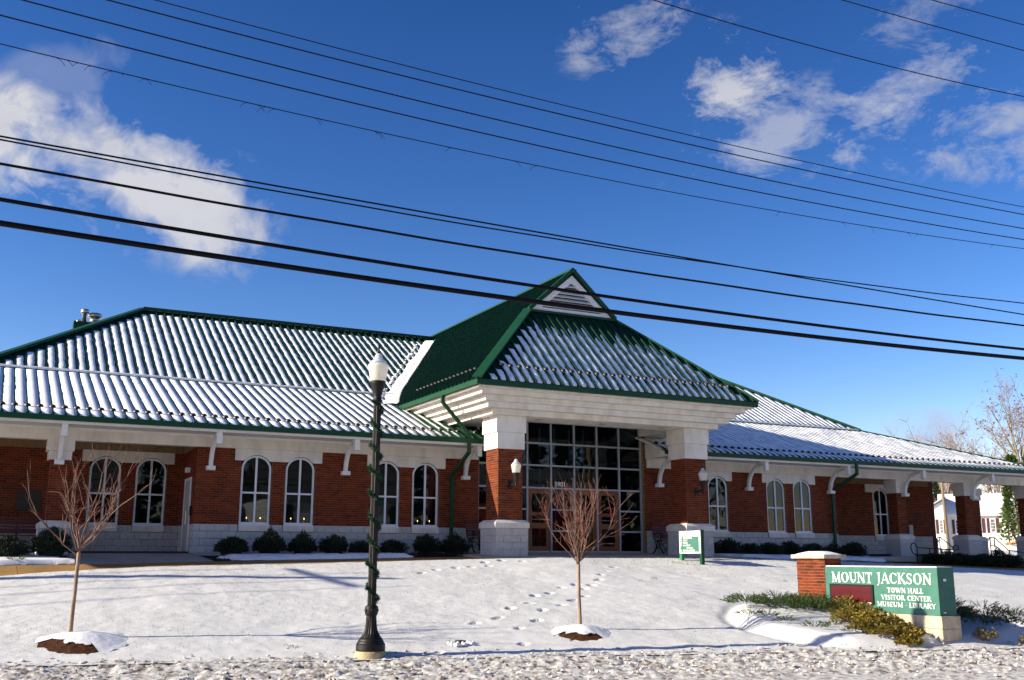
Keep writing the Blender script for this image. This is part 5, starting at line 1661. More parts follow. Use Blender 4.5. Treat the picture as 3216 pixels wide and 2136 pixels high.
for sd, tl in ((1, 0), (2, .25), (3, .08), (4, 0)):
    t = lthing('yew_shrub', 'x', 'shrub', 'dark evergreen shrubs along the wall')
    m, c = yew_variant(sd, 1500, tl); lpart(m, 'foliage', 'yew', t); lpart(c, 'dark_filler', 'yew_core', t)
    s = MB(); s.tube([(0, 0, -.15), (.01, 0, .2)], .03, 6); lpart(s, 'stem', 'shrub_stem', t)
    YV.append(t)
ORD = ['first', 'second', 'third', 'fourth', 'fifth', 'sixth', 'seventh', 'eighth', 'ninth', 'tenth', 'eleventh', 'twelfth']
used = [False] * 4
def shrub(v, x, y, z, s, lab, group='dark evergreen shrubs along the wall'):
    mt = Matrix.Translation((x, y, z)) @ Matrix.Rotation(random.uniform(0, 6.28), 4, 'Z') @ Matrix.Diagonal((s[0] * random.uniform(.82, 1.15), s[0] * random.uniform(.82, 1.15), s[1] * random.uniform(.9, 1.1), 1))
    if not used[v]:
        used[v] = True; YV[v].matrix_basis = mt; WM[YV[v]] = mt; YV[v]['label'] = lab; YV[v]['group'] = group
    else: copy_tree(YV[v], mt, lab, group)
LS = [(6.42, .98, .92, 0), (7.47, 1.0, 1.02, 1), (8.42, 1.0, 1.05, 1), (9.33, .93, .88, 2), (10.15, .82, .78, 0), (11.14, .92, .84, 3), (12.25, .98, .94, 2), (13.15, .92, .95, 1)]
for i, (x, s, h, v) in enumerate(LS):
    shrub(v, x, 29.62, 1.86, (s, h), 'dark evergreen shrub left of the entrance, %s from the side porch' % ORD[i])
RS = [(22.75, .85, .85, 0), (23.65, 1.05, 1.05, 2), (24.55, .85, .8, 3), (25.5, .98, .86, 0), (26.45, .92, .95, 2), (27.5, 1.05, .92, 3), (28.55, .9, .85, 1), (29.5, 1.05, .98, 0)]
for i, (x, s, h, v) in enumerate(RS):
    shrub(v, x, 29.55, 1.85 if i < 5 else 1.78, (s, h), 'dark evergreen shrub right of the entrance, %s from the portico' % ORD[i])
for i, (x, s, h) in enumerate(((-.4, 1.0, .8), (.80, 1.0, .85), (1.80, 1.05, 1.15))):
    shrub(i, x, 29.35, 1.78, (s, h), ['dark evergreen shrub at the far left beyond the picture edge', 'dark evergreen shrub at the far left edge before the timber bench', 'tall dark evergreen shrub before the left porch column'][i])
HG = [32.6, 33.3, 34.0, 34.7, 35.4, 36.1, 36.8]
for i, x in enumerate(HG):
    shrub(i % 4, x, 28.52 - .05 * (i % 2), float(np.interp(x, ZIX, ZIZ)) - .04, (1.2, .80 if i < 4 else .95), 'dark hedge shrub before the right corner porch, %s from its left end' % ORD[i], 'hedge before the right corner porch')
# low strappy clumps
def clump(x, y, z, n, ln, mat, lab, cat='plant', spread=.18, seed=0, group=None, lift=.9):
    rng = random.Random(seed); m = MB()
    for k in range(n):
        a = rng.uniform(0, 6.28); R_ = spread * math.sqrt(rng.random())
        p = Vector((x + R_ * math.cos(a), y + R_ * math.sin(a), z)); d = Vector((math.cos(a) * .8, math.sin(a) * .8, lift)) + rnd_dir(rng) * .3
        d.normalize(); L_ = ln * rng.uniform(.6, 1.1); s = d.cross(rnd_dir(rng)).normalized() * .006
        q = p + d * L_ * .6; e = q + (d + Vector((0, 0, -.75))).normalized() * L_ * .4
        m.add([tuple(p - s), tuple(p + s), tuple(q + s), tuple(q - s), tuple(e)], [(0, 1, 2, 3), (3, 2, 4)])
    o = m.build('grass_clump', mat); tag(o, lab, cat, group); return o
for i, (x, y) in enumerate(((10.4, 28.75), (11.2, 28.72), (11.9, 28.8), (12.5, 28.7), (13.0, 29.0), (8.2, 28.9))):
    clump(x, y, zin(x) + .02, 150, .26, 'yew' if i < 5 else 'tuft_green', ['low dark grassy clump right of the lamp post', 'low grassy clump before the sixth shrub', 'low grassy clump between sixth and seventh shrub', 'low grassy clump before the seventh shrub', 'low grassy clump beside the left column base', 'low grassy clump in snow before the second shrub'][i], 'plant', .26, i, 'grassy clumps in the planting bed')
clump(1.0, 28.45, zin(1.0) + .1, 60, .2, 'tuft_green', 'green sprig lying on the snow at the far left path edge', 'plant', .14, 31)
clump(7.0, 28.55, zin(7.0) + .05, 40, .14, 'tuft_green', 'small green sprig in the snow before the first shrub', 'plant', .12, 32)
# turf showing at the feet of the directory sign and here and there in the lawn
def tuft(x, y, n, ln, sp, lab, seed, sx=1.0):
    rng = random.Random(seed); m = MB(); X_, Y_ = [], []
    for k in range(n):
        xx, yy = x + rng.gauss(0, sp) * sx, y + rng.gauss(0, sp); z = float(lawn_z(np.array([xx]), np.array([yy]))[0])
        d = (Vector((0, 0, .8)) + rnd_dir(rng) * .8).normalized(); needle(m, (xx, yy, z - .01), d, ln * rng.uniform(.5, 1), .008, rng)
    tag(m.build('turf_tuft', 'tuft_green'), lab, 'turf', 'green turf tufts showing through the snow')
for i, a in enumerate(((18.6, 25.3, 90, .09, .22, 'green turf at the foot of the directory sign', 1), (15.2, 22.6, 30, .07, .10, 'green turf tuft right of the tree before the entrance', 2),
                       (15.9, 22.9, 30, .07, .12, 'flat green turf patch further right of the tree before the entrance', 3), (19.3, 21.9, 26, .08, .10, 'green turf tuft midway between directory sign and brick pillar', 4),
                       (17.4, 23.6, 22, .07, .08, 'small green turf tuft in the lawn below the directory sign', 5), (5.2, 18.75, 26, .09, .07, 'bright green tuft beside the street left of the lamp post', 6), (21.5, 22.6, 22, .07, .10, 'green turf tuft behind the brick pillar', 7))):
    tuft(*a)
# fine grass blades poking through the thin snow
rng = np.random.default_rng(4)
N = 46000
bx = rng.uniform(0, 26, N); by = rng.uniform(14, 26.4, N)
keep = (by > road_edge(bx) + .4) & (fbm(bx * .55, by * .55, 60, 4) + rng.uniform(-.12, .12, N) > .50) & (np.sqrt(((bx - BED_C[0]) / BED_R[0]) ** 2 + ((by - BED_C[1]) / BED_R[1]) ** 2) > 1.08)
bx, by = bx[keep], by[keep]; bz = lawn_z(bx, by)
rr = random.Random(2); m = MB()
for x, y, z in zip(bx, by, bz):
    d = (Vector((0, 0, .55)) + rnd_dir(rr) * .8); d.z = abs(d.z); needle(m, (x, y, z - .008), d.normalized(), rr.uniform(.025, .075), .0036, rr)
tag(m.build('grass_blades', 'grass'), 'dry grass blades showing through the thin snow of the lawn', 'grass', kind='stuff')
# bits of leaf and dirt in the slush
m = MB()
for k in range(150):
    u, v = rr.uniform(-1, 24), rr.uniform(-3.6, .35)
    x, y, _ = uv(u, v, 0); z = .10 + (.1 if v > -.4 else 0) + rr.uniform(-.02, .05)
    leaf(m, (x, y, z), rnd_dir(rr, .3), rr.uniform(.03, .09), rr.uniform(.01, .03), rr)
tag(m.build('leaf_litter', 'slush_leaf'), 'brown leaf scraps scattered through the slush', 'leaves', kind='stuff')

# ================================================================== TOWN SIGN
SXF = 16.95                                   # plane of the sign face, looking towards -X
sg = thing('town_sign', (17.2, 16.8, .3), 'green town sign with white lettering, red display and brick pillar in the bed', 'sign')
pil = link('pillar', None, sg)
m = MB(); m.box(16.95, 17.44, 17.87, 18.76, .2, 1.84); m.build('pillar_core', 'mortar', pil)
for f, pl, a, b in (('left', 16.95, 17.87, 18.76), ('front', 17.87, 16.95, 17.44), ('right', 17.44, 17.87, 18.76)):
    lay(units(a, b, 1.83 - 20 * CO, 1.83, [], BL, CO, .0105, a + .04), 'brick', pl, f, pil)
m = MB(); m.box(16.865, 17.525, 17.785, 18.845, 1.842, 1.925); m.build('coping', 'limestone', sg)
n, q = 16, 10; m = MB()
for j in range(q + 1):
    for k in range(n + 1):
        x = 16.90 + .60 * k / n; y = 17.84 + .98 * j / q
        e = min(k, n - k) / n * 2; g = min(j, q - j) / q * 2
        hh = .075 * min(1, e * 1.5) ** .5 * min(1, g * 1.8) ** .5 if min(e, g) > 0 else 0
        m.v.append((x, y, 1.9255 + hh))
for j in range(q):
    for k in range(n): m.f.append((j * (n + 1) + k, j * (n + 1) + k + 1, (j + 1) * (n + 1) + k + 1, (j + 1) * (n + 1) + k))
m.build('snow_cap', 'snow', sg, True)
panel = MB(); panel.box(SXF, 17.41, 14.80, 17.862, .745, 1.665); panel = panel.build('panel', 'sign_green', sg)
m = MB(); m.box(SXF + .02, 17.39, 14.82, 17.85, 1.6655, 1.685); m.build('panel_snow', 'snow', sg)
# stone base in courses
bc = MB(); bc.box(16.93, 17.43, 14.77, 17.86, -.1, .742); bc.build('base_core', 'mortar', sg)
for z0_, z1_, off in ((.50, .742, 0), (.26, .50, .3), (.02, .26, .1)):
    for a, b, za, zb_ in units(14.76, 17.86, z0_, z1_, [], .62, z1_ - z0_, .007, 14.76 - off):
        inst('base_stone', unit_mesh('base_stone', b - a, zb_ - za, 'limestone'), sg, Matrix.Translation((16.91, (a + b) / 2, (za + zb_) / 2)) @ FACE['left'])
    inst('base_stone', unit_mesh('base_stone', .53, z1_ - z0_ - .006, 'limestone'), sg, Matrix.Translation((17.18, 14.745, (z0_ + z1_) / 2)))
# display
m = MB(); m.box(SXF - .035, SXF - .0005, 16.47, 17.72, .905, 1.30); scr = m.build('display', 'screen_frame', sg)
m = MB(); m.box(SXF - .037, SXF - .0355, 16.52, 17.67, .945, 1.262); m.build('display_face', 'screen_red', sg)
m = MB(); m.box(SXF - .05, SXF - .0375, 16.52, 16.62, .905, .935); m.build('display_snow', 'snow', sg)
m = MB(); m.box(17.10, 17.16, 14.775, 14.799, 1.40, 1.45); m.build('light_sensor', 'white_letter', sg)
m = MB(); m.box(17.04, 17.13, 14.796, 14.7995, .80, .812); m.box(17.07, 17.10, 14.796, 14.7995, .785, .797); m.build('maker_plate', 'white_letter', sg)

# serif lettering, built as thick and thin strokes
TK, TN = .155, .060
def st(a, b, w): return ('l', a, b, w)
def ser(x, y, w=.30): return ('l', (x - w / 2, y), (x + w / 2, y), .045)
def el(cx, cy, rx, ry, a0, a1, tk=TK, tn=TN): return ('e', cx, cy, rx, ry, a0, a1, tk, tn)
GL = {
 'A': (.78, [st((.10, 0), (.40, 1), TN), st((.40, 1), (.70, 0), TK), st((.21, .34), (.60, .34), TN), ser(.10, .02, .24), ser(.70, .02, .30)]),
 'B': (.66, [st((.16, 0), (.16, 1), TK), el(.30, .755, .22, .245, -90, 90), el(.30, .26, .27, .26, -90, 90), st((.05, .98), (.32, .98), TN), st((.16, .51), (.34, .51), TN), st((.05, .02), (.32, .02), TN)]),
 'C': (.80, [el(.43, .5, .36, .5, 48, 312), st((.70, .72), (.70, .98), .05), st((.70, .16), (.72, .24), .05)]),
 'E': (.64, [st((.16, 0), (.16, 1), TK), st((.05, .975), (.56, .975), TN), st((.16, .52), (.44, .52), TN), st((.05, .025), (.58, .025), TN), st((.555, .78), (.555, .99), .05), st((.575, .01), (.575, .24), .05), st((.44, .43), (.44, .61), .045)]),
 'H': (.84, [st((.17, 0), (.17, 1), TK), st((.67, 0), (.67, 1), TK), st((.17, .52), (.67, .52), TN), ser(.17, .98), ser(.17, .02), ser(.67, .98), ser(.67, .02)]),
 'I': (.40, [st((.20, 0), (.20, 1), TK), ser(.20, .98, .32), ser(.20, .02, .32)]),
 'J': (.46, [st((.28, .1), (.28, 1), TK), el(.12, .06, .16, .26, 250, 345, .10, .06), ser(.27, .98, .32)]),
 'K': (.80, [st((.17, 0), (.17, 1), TK), st((.22, .42), (.62, .99), TN), st((.33, .56), (.70, .02), TK), ser(.17, .98), ser(.17, .02), ser(.62, .98, .26), ser(.70, .02, .26)]),
 'L': (.62, [st((.16, 0), (.16, 1), TK), st((.05, .025), (.56, .025), TN), st((.55, .01), (.55, .28), .05), ser(.16, .98)]),
 'M': (.98, [st((.15, 0), (.15, 1), TN), st((.15, 1), (.48, .06), TK), st((.48, .06), (.82, 1), TN), st((.82, 0), (.82, 1), TK), ser(.13, .98, .22), ser(.15, .02, .26), ser(.84, .98, .22), ser(.82, .02)]),
 'N': (.84, [st((.15, 0), (.15, 1), TN), st((.15, 1), (.69, .0), TK), st((.69, 0), (.69, 1), TN), ser(.12, .98, .24), ser(.15, .02, .26), ser(.69, .98, .26)]),
 'O': (.88, [el(.44, .5, .37, .5, 0, 360)]),
 'R': (.74, [st((.16, 0), (.16, 1), TK), el(.32, .74, .24, .26, -90, 90), st((.05, .98), (.34, .98), TN), st((.16, .49), (.34, .49), TN), st((.34, .50), (.66, .01), TK), ser(.16, .02), ser(.68, .02, .20)]),
 'S': (.60, [el(.30, .745, .21, .24, 40, 265, .11, .06), el(.30, .255, .23, .25, -140, 92, .12, .06), st((.17, .60), (.44, .40), .15), st((.50, .74), (.50, .97), .045), st((.08, .04), (.08, .27), .045)]),
 'T': (.72, [st((.36, 0), (.36, 1), TK), st((.04, .975), (.68, .975), TN), st((.055, .76), (.055, .99), .05), st((.665, .76), (.665, .99), .05), ser(.36, .02)]),
 'U': (.82, [st((.17, .28), (.17, 1), TK), st((.67, .30), (.67, 1), TN), el(.415, .30, .245, .30, 180, 360, TK, .075), ser(.17, .98), ser(.67, .98, .26)]),
 'V': (.78, [st((.10, 1), (.40, .0), TK), st((.40, .0), (.68, 1), TN), ser(.11, .98), ser(.68, .98, .24)]),
 'W': (1.12, [st((.10, 1), (.36, .0), TK), st((.36, .0), (.57, .92), TN), st((.55, 1), (.80, .0), TK), st((.80, .0), (1.02, 1), TN), ser(.11, .98, .28), ser(.56, .98, .26), ser(1.02, .98, .22)]),
 'Y': (.76, [st((.08, 1), (.38, .46), TK), st((.38, .46), (.66, 1), TN), st((.38, 0), (.38, .48), TK), ser(.09, .98, .26), ser(.66, .98, .22), ser(.38, .02)]),
 '.': (.40, [el(.2, .45, .05, .05, 0, 360, .1, .1)]), ' ': (.36, [])}
def glyph(ch, h, sxs, depth, bold=1.0):
    """letter as a solid in its own plane: x right, y up, z towards the reader"""
    m = MB()
    for k, s in enumerate(GL[ch][1]):
        d = depth + k * .0004
        if s[0] == 'l':
            a, b, w = Vector((s[1][0] * sxs, s[1][1])), Vector((s[2][0] * sxs, s[2][1])), s[3] * bold
            t_ = (b - a).normalized(); nv = Vector((-t_.y, t_.x)) * w / 2
            rg = [(a + nv), (a - nv), (b - nv), (b + nv)]
            m.prism([(p.x * h, p.y * h, 0) for p in rg], (0, 0, d))
        else:
            _, cx, cy, rx, ry, a0, a1, tk, tn = s
            n_ = max(6, int(abs(a1 - a0) / 12)); full = abs(a1 - a0) >= 359
            o = len(m.v)
            for i in range(n_ + (0 if full else 1)):
                a = rad(a0 + (a1 - a0) * i / n_)
                w = (tn + (tk - tn) * abs(math.cos(a)) ** 1.3) * bold
                for rr_ in (1, 0):
                    ex, ey = (rx, ry) if rr_ else (max(.005, rx - w), max(.005, ry - tn * bold))
                    for z in (0, d): m.v.append(((cx + ex * math.cos(a)) * sxs * h, (cy + ey * math.sin(a)) * h, z))
            cnt = n_ + (0 if full else 1)
            for i in range(n_):
                i2 = (i + 1) % cnt; A, B_ = o + 4 * i, o + 4 * i2
                m.f += [(A + 1, B_ + 1, B_ + 3, A + 3), (A, B_, B_ + 1, A + 1), (A + 3, B_ + 3, B_ + 2, A + 2)]
    return m
GC = {}
def write_line(text, y_left, y_right, zb, h, parent, bold=1.0):
    total = sum(GL[c][0] for c in text); width = y_left - y_right
    sxs = width / (total * h)
    yy = y_left
    B = Matrix(((0, 0, -1, 0), (-1, 0, 0, 0), (0, 1, 0, 0), (0, 0, 0, 1)))
    for c in text:
        if GL[c][1]:
            key = (c, round(h, 3), round(sxs, 3))
            if key not in GC: GC[key] = glyph(c, h, sxs, .012, bold).mesh('letter', 'white_letter')
            inst('letter', GC[key], panel, Matrix.Translation((SXF - .0006, yy, zb)) @ B)
        yy -= GL[c][0] * h * sxs
write_line('MOUNT JACKSON', 17.66, 14.93, 1.335, .215, panel, 1.1)
write_line('TOWN HALL', 16.10, 15.16, 1.155, .098, panel, 1.25)
write_line('VISITOR CENTER', 16.27, 14.98, 1.012, .094, panel, 1.25)
write_line('MUSEUM . LIBRARY', 16.39, 14.88, .872, .094, panel, 1.25)

# directory sign on the lawn ---------------------------------------------------
ds = thing('directory_sign', (18.97, 25.45, 1.7), 'small green and white directory sign on two posts on the lawn', 'sign')
for y, z in ((24.985, 1.5), (25.965, 1.65)):
    m = MB(); m.box(18.95, 19.05, y - .05, y + .05, z - .2, 2.66 if y < 25.5 else 2.64); m.build('post', 'trim_green', ds)
m = MB(); m.box(18.935, 18.949, 24.96, 25.99, 1.98, 2.63); pn = m.build('board', 'white_letter', ds)
m = MB(); m.box(18.930, 18.9345, 25.03, 25.94, 2.02, 2.47); m.build('field', 'sign_green', ds)
MATS['dir_green'] = M('dir_green', (0.02, 0.20, 0.075), .5); ds.children[-1].data.materials.clear(); ds.children[-1].data.materials.append(MATS['dir_green'])
Bm = Matrix(((0, 0, -1, 0), (-1, 0, 0, 0), (0, 1, 0, 0), (0, 0, 0, 1)))
for k, (tx, yo, z) in enumerate((('VISITOR CENTER', 25.80, 2.405), ('LIBRARY', 25.80, 2.335), ('MUSEUM', 25.80, 2.265), ('CHAMBER OF', 25.80, 2.19), ('COMMERCE', 25.64, 2.12), ('COUNCIL CHAMBERS', 25.80, 2.045))):
    cu_ = bpy.data.curves.new('directory_text', 'FONT'); cu_.body = tx; cu_.size = .058; cu_.extrude = .0008; cu_.offset = .0012; cu_.materials.append(MATS['white_letter'])
    link('directory_text', text_mesh(cu_), ds, Matrix.Translation((18.9288, yo, z)) @ Bm)
    if k != 4:
        m = MB(); c = (18.9290, 25.885, z + .024)
        m.add([(c[0], c[1], c[2] + .026), (c[0], c[1] - .026, c[2]), (c[0], c[1], c[2] - .026), (c[0], c[1] + .026, c[2])], [(0, 1, 2, 3)]); m.build('bullet', 'white_letter', ds)

# planting round the town sign --------------------------------------------------
def gz(x, y): return float(lawn_z(np.array([x]), np.array([y]))[0])
def juniper(name, spots, n, ln, mat, lab, seed, hgt=.22, group=None, stems=True, kind='j'):
    rng = random.Random(seed)
    cx = sum(s[0] for s in spots) / len(spots); cy = sum(s[1] for s in spots) / len(spots)
    t = thing(name, (cx, cy, gz(cx, cy)), lab, 'shrub', group)
    m, sm = MB(), MB()
    for (x, y, rx, ry, h) in spots:
        zb_ = gz(x, y)
        for k in range(n):
            a = rng.uniform(0, 6.28); q = math.sqrt(rng.random())
            px_, py_ = x + rx * q * math.cos(a), y + ry * q * math.sin(a)
            top = h * (1 - .55 * q * q) * rng.uniform(.25, 1.05)
            p = Vector((px_, py_, zb_ + top)); out = Vector((math.cos(a) * (.4 + q), math.sin(a) * (.4 + q), rng.uniform(.1, .9))).normalized()
            if kind == 'j':
                L_ = ln * rng.uniform(.6, 1.2); e = p + out * L_
                s = out.cross(rnd_dir(rng)).normalized() * .008
                m.add([tuple(p - s), tuple(p + s), tuple(e)], [(0, 1, 2)])
                for b in range(5):
                    u_ = .25 + .15 * b; d = (out + rnd_dir(rng) * .75).normalized()
                    needle(m, p + out * L_ * u_, d, L_ * .42 * rng.uniform(.6, 1.1), .0085, rng)
            else:
                for b in range(3): leaf(m, p + rnd_dir(rng) * .02, (out + rnd_dir(rng) * .8).normalized(), ln * rng.uniform(.6, 1.1), ln * .26, rng)
                if rng.random() < .22:
                    sm.tube([(x + (px_ - x) * .3, y + (py_ - y) * .3, zb_), (x + (px_ - x) * .7, y + (py_ - y) * .7, zb_ + top * .6), tuple(p)], [.006, .004, .002], 3, caps=False)
    m.build('foliage', mat, t)
    if sm.v: sm.build('stems', 'shrub_stem', t)
    return t
juniper('juniper_bush', [(15.35, 18.62, .50, .35, .18), (15.95, 18.35, .55, .45, .22), (16.45, 18.1, .5, .5, .22), (16.30, 17.55, .45, .45, .24), (16.60, 17.35, .30, .35, .22), (16.0, 17.9, .5, .4, .22)], 200, .19, 'juniper', 'spreading dark green juniper left of the brick pillar', 1)
for i, (x, y, r_, n_, lab) in enumerate(((14.72, 17.78, .26, 42, 'juniper sprig poking from the snow at the left end of the sign bed'), (14.95, 17.45, .16, 22, 'small juniper sprig below the leftmost sprig of the bed'), (14.95, 16.95, .24, 40, 'long low juniper sprig in the snow left of the golden shrub'),
                                        (15.1, 16.3, .25, 40, 'juniper sprig nearest the street at the left of the bed'), (15.62, 16.35, .20, 30, 'juniper sprig in the snow just left of the golden shrub'), (15.55, 15.7, .18, 22, 'lowest juniper sprig in the snow, near the slush'))):
    juniper('juniper_sprig', [(x, y, r_, r_ * .8, .10)], n_, .11, 'juniper', lab, 20 + i, group='juniper sprigs in the snowy bed')
juniper('golden_shrub', [(16.60, 16.95, .32, .36, .38), (16.55, 16.50, .38, .38, .36), (16.48, 16.05, .40, .40, .30), (16.44, 15.6, .38, .36, .25), (16.15, 16.35, .36, .40, .28), (16.02, 15.8, .34, .34, .22), (16.38, 15.15, .32, .30, .22), (15.95, 15.4, .30, .30, .18), (16.2, 14.95, .26, .22, .16)], 190, .075, 'golden_leaf', 'golden leaved shrub sprawling before the town sign', 3, kind='l')
juniper('juniper_bush', [(18.15, 15.7, .55, .5, .42), (18.7, 15.2, .6, .5, .42), (19.3, 15.0, .6, .5, .45), (18.6, 16.2, .5, .5, .36)], 230, .19, 'juniper', 'dark juniper mass right of the town sign', 4)
juniper('golden_shrub', [(17.95, 14.62, .24, .2, .26)], 110, .06, 'golden_leaf', 'small golden shrub right of the stone sign base', 5, kind='l')
juniper('golden_shrub', [(18.75, 14.25, .22, .18, .22)], 80, .055, 'golden_leaf', 'golden shrub at the right picture edge by the slush', 6, kind='l')

# handrails of the right porch ----------------------------------------------------
def rail(name, tubes, lab):
    t = thing('handrail', tubes[0][0], lab, 'handrail', 'black handrails at the right porch')
    for i, p in enumerate(tubes):
        m = MB(); m.tube(p, .022, 8); m.build('top_rail' if i == 0 else 'post', 'black_iron', t, True)
rail('handrail', [[(32.05, 28.85, 1.93), (31.82, 28.85, 2.05), (31.74, 28.85, 2.25), (31.80, 28.85, 2.38), (31.92, 28.85, 2.42), (32.03, 28.85, 2.36), (32.06, 28.85, 2.25), (32.2, 28.85, 2.235), (34.3, 28.85, 2.17), (34.36, 28.85, 2.23), (34.30, 28.85, 2.32), (34.18, 28.85, 2.35), (34.06, 28.85, 2.30), (34.02, 28.85, 2.2)],
                  [(32.08, 28.85, 2.24), (32.05, 28.85, 1.55)], [(34.06, 28.85, 2.18), (34.06, 28.85, 1.5)], [(32.75, 28.85, 2.21), (32.75, 28.85, 1.5)], [(33.4, 28.85, 2.19), (33.4, 28.85, 1.5)]], 'black handrail with curled ends before the right porch')
rail('handrail', [[(39.08, 34.0, 2.40), (39.10, 34.0, 2.70), (39.2, 34.0, 2.79), (39.34, 34.0, 2.78), (40.2, 34.0, 2.28), (40.7, 34.0, 2.2)], [(39.28, 34.0, 2.78), (39.28, 34.0, 1.9)], [(40.2, 34.0, 2.28), (40.2, 34.0, 1.6)]], 'black handrail sloping down behind the right porch')
rail('handrail', [[(36.95, 29.5, 2.60), (36.98, 29.5, 2.68), (37.28, 29.5, 2.67), (38.05, 29.5, 2.17), (39.4, 29.5, 2.05)], [(37.0, 29.5, 2.66), (37.0, 29.5, 1.9)], [(37.25, 29.5, 2.66), (37.25, 29.5, 1.9)], [(38.1, 29.5, 2.16), (38.1, 29.5, 1.6)], [(38.6, 29.5, 2.12), (38.6, 29.5, 1.6)], [(37.0, 29.5, 2.35), (37.3, 29.5, 2.34), (38.05, 29.5, 1.9), (39.3, 29.5, 1.8)]], 'black double handrail stepping down at the far right')

# ================================================================== BACKGROUND
# white house beyond the porch, facing the camera
HD = Vector((.772, .636, 0)); HT = Vector((.636, -.772, 0))
HO = Vector((98.2, 80.0, 3.3))
Hm = Matrix(((HT.x, HD.x, 0, HO.x), (HT.y, HD.y, 0, HO.y), (0, 0, 1, HO.z), (0, 0, 0, 1)))
hs = tag(link('white_house', None, None, Hm), 'white one storey house with snowy roof and dark red shutters behind the porch', 'house')
def hp(mb_, name, mat, parent=hs, smooth=False):
    o = bpy.data.objects.new(name, mb_.mesh(name, mat, smooth)); COL.objects.link(o); o.parent = parent; WM[o] = Hm; return o
# x to the right, y away, z up; origin at the foot of the main front
m = MB(); m.box(-3.4, 6.8, 0, 7, -1, 3.25); hp(m, 'wall', 'siding')
for k in range(16):
    m = MB(); m.box(-3.42, 6.82, -.035, 0, .05 + k * .2, .23 + k * .2); hp(m, 'siding_board', 'siding')
m = MB(); m.prism([(-3.7, -.4, 3.22), (7.1, -.4, 3.22), (7.1, 3.5, 5.6), (-3.7, 3.5, 5.6)], (0, 0, .12)); m.prism([(7.1, 7.4, 3.22), (-3.7, 7.4, 3.22), (-3.7, 3.5, 5.6), (7.1, 3.5, 5.6)], (0, 0, .12)); hp(m, 'roof', 'shingle')
m = MB()
for k in range(9):
    a, b = k / 9, (k + .86) / 9
    m.prism([(-3.7, -.42 + 3.92 * a, 3.35 + 2.38 * a), (7.1, -.42 + 3.92 * a, 3.35 + 2.38 * a), (7.1, -.42 + 3.92 * b, 3.35 + 2.38 * b), (-3.7, -.42 + 3.92 * b, 3.35 + 2.38 * b)], (0, 0, .06))
hp(m, 'roof_snow', 'snow')
m = MB(); m.box(-3.75, 7.15, -.46, -.36, 3.12, 3.30); hp(m, 'gutter', 'siding')
# left cross wing with its gable to the front
m = MB(); m.box(-6.1, -2.9, -1.6, 4, -1, 3.0); m.prism([(-6.1, -1.6, 3.0), (-2.9, -1.6, 3.0), (-2.9, -1.6, 4.9)], (0, 5, 0)); hp(m, 'wing_wall', 'siding')
m = MB(); m.prism([(-6.5, -1.95, 2.86), (-2.8, -1.95, 5.02), (-2.8, 4, 5.02), (-6.5, 4, 2.86)], (0, 0, .14)); hp(m, 'wing_roof', 'shingle')
m = MB(); m.prism([(-6.45, -1.9, 3.03), (-2.8, -1.9, 5.17), (-2.8, 4, 5.17), (-6.45, 4, 3.03)], (0, 0, .07)); hp(m, 'wing_roof_snow', 'snow')
def hwin(x, y, w, z0_, z1_, sh=True):
    wd = bpy.data.objects.new('window', None); COL.objects.link(wd); wd.parent = hs
    m = MB(); m.box(x - w / 2 - .08, x + w / 2 + .08, y - .06, y, z0_ - .08, z1_ + .08); hp(m, 'frame', 'siding', wd)
    nx_, nz_ = 3, 4
    for i in range(nx_):
        for j in range(nz_):
            m = MB(); a = x - w / 2 + w * i / nx_; c = z0_ + (z1_ - z0_) * j / nz_
            m.box(a + .02, a + w / nx_ - .02, y - .075, y - .0605, c + .025, c + (z1_ - z0_) / nz_ - .025); hp(m, 'pane', 'house_glass', wd)
    if sh:
        for s_ in (-1, 1):
            m = MB(); c = x + s_ * (w / 2 + .26); m.box(c - .14, c + .14, y - .07, y - .001, z0_ - .08, z1_ + .08); hp(m, 'shutter', 'shutter', wd)
hwin(-1.7, -.035, .55, 1.25, 2.65); hwin(1.75, -.035, .42, 1.35, 2.75); hwin(-5.35, -1.6, .55, 1.2, 2.4, False); hwin(-3.45, -1.6, .3, 1.25, 2.65)
hwin(.35, -.035, .42, 1.35, 2.75)
# entrance porch with oval door
m = MB(); m.prism([(3.1, -1.3, 3.0), (5.6, -1.3, 3.0), (4.35, -1.3, 4.05)], (0, 1.6, 0)); hp(m, 'porch_gable', 'siding')
m = MB(); m.prism([(2.8, -1.5, 2.95), (4.35, -1.5, 4.2), (4.35, .4, 4.2), (2.8, .4, 2.95)], (0, 0, .12)); m.prism([(5.9, .4, 2.95), (4.35, .4, 4.2), (4.35, -1.5, 4.2), (5.9, -1.5, 2.95)], (0, 0, .12)); hp(m, 'porch_roof', 'snow')
for x in (3.2, 5.5):
    m = MB(); m.box(x - .08, x + .08, -1.25, -1.09, 0, 3.0); hp(m, 'porch_post', 'shutter')
dr = bpy.data.objects.new('door', None); COL.objects.link(dr); dr.parent = hs
m = MB(); m.box(3.9, 4.8, -.09, -.036, .5, 2.75); hp(m, 'leaf', 'siding', dr)
m = MB(); m.add([(4.35 + .24 * math.cos(a), -.095, 1.75 + .65 * math.sin(a)) for a in [2 * math.pi * k / 20 for k in range(20)]], [tuple(range(20))]); hp(m, 'oval_pane', 'house_glass', dr)
for x in (3.65, 5.05):
    m = MB(); m.box(x - .13, x + .13, -.08, -.036, .9, 2.75); hp(m, 'shutter', 'shutter')
for k in range(4):
    m = MB(); m.box(3.3, 5.4, -1.3 - .3 * (k + 1), -1.3 - .3 * k, -.6, .40 - .13 * k); hp(m, 'step', 'siding')
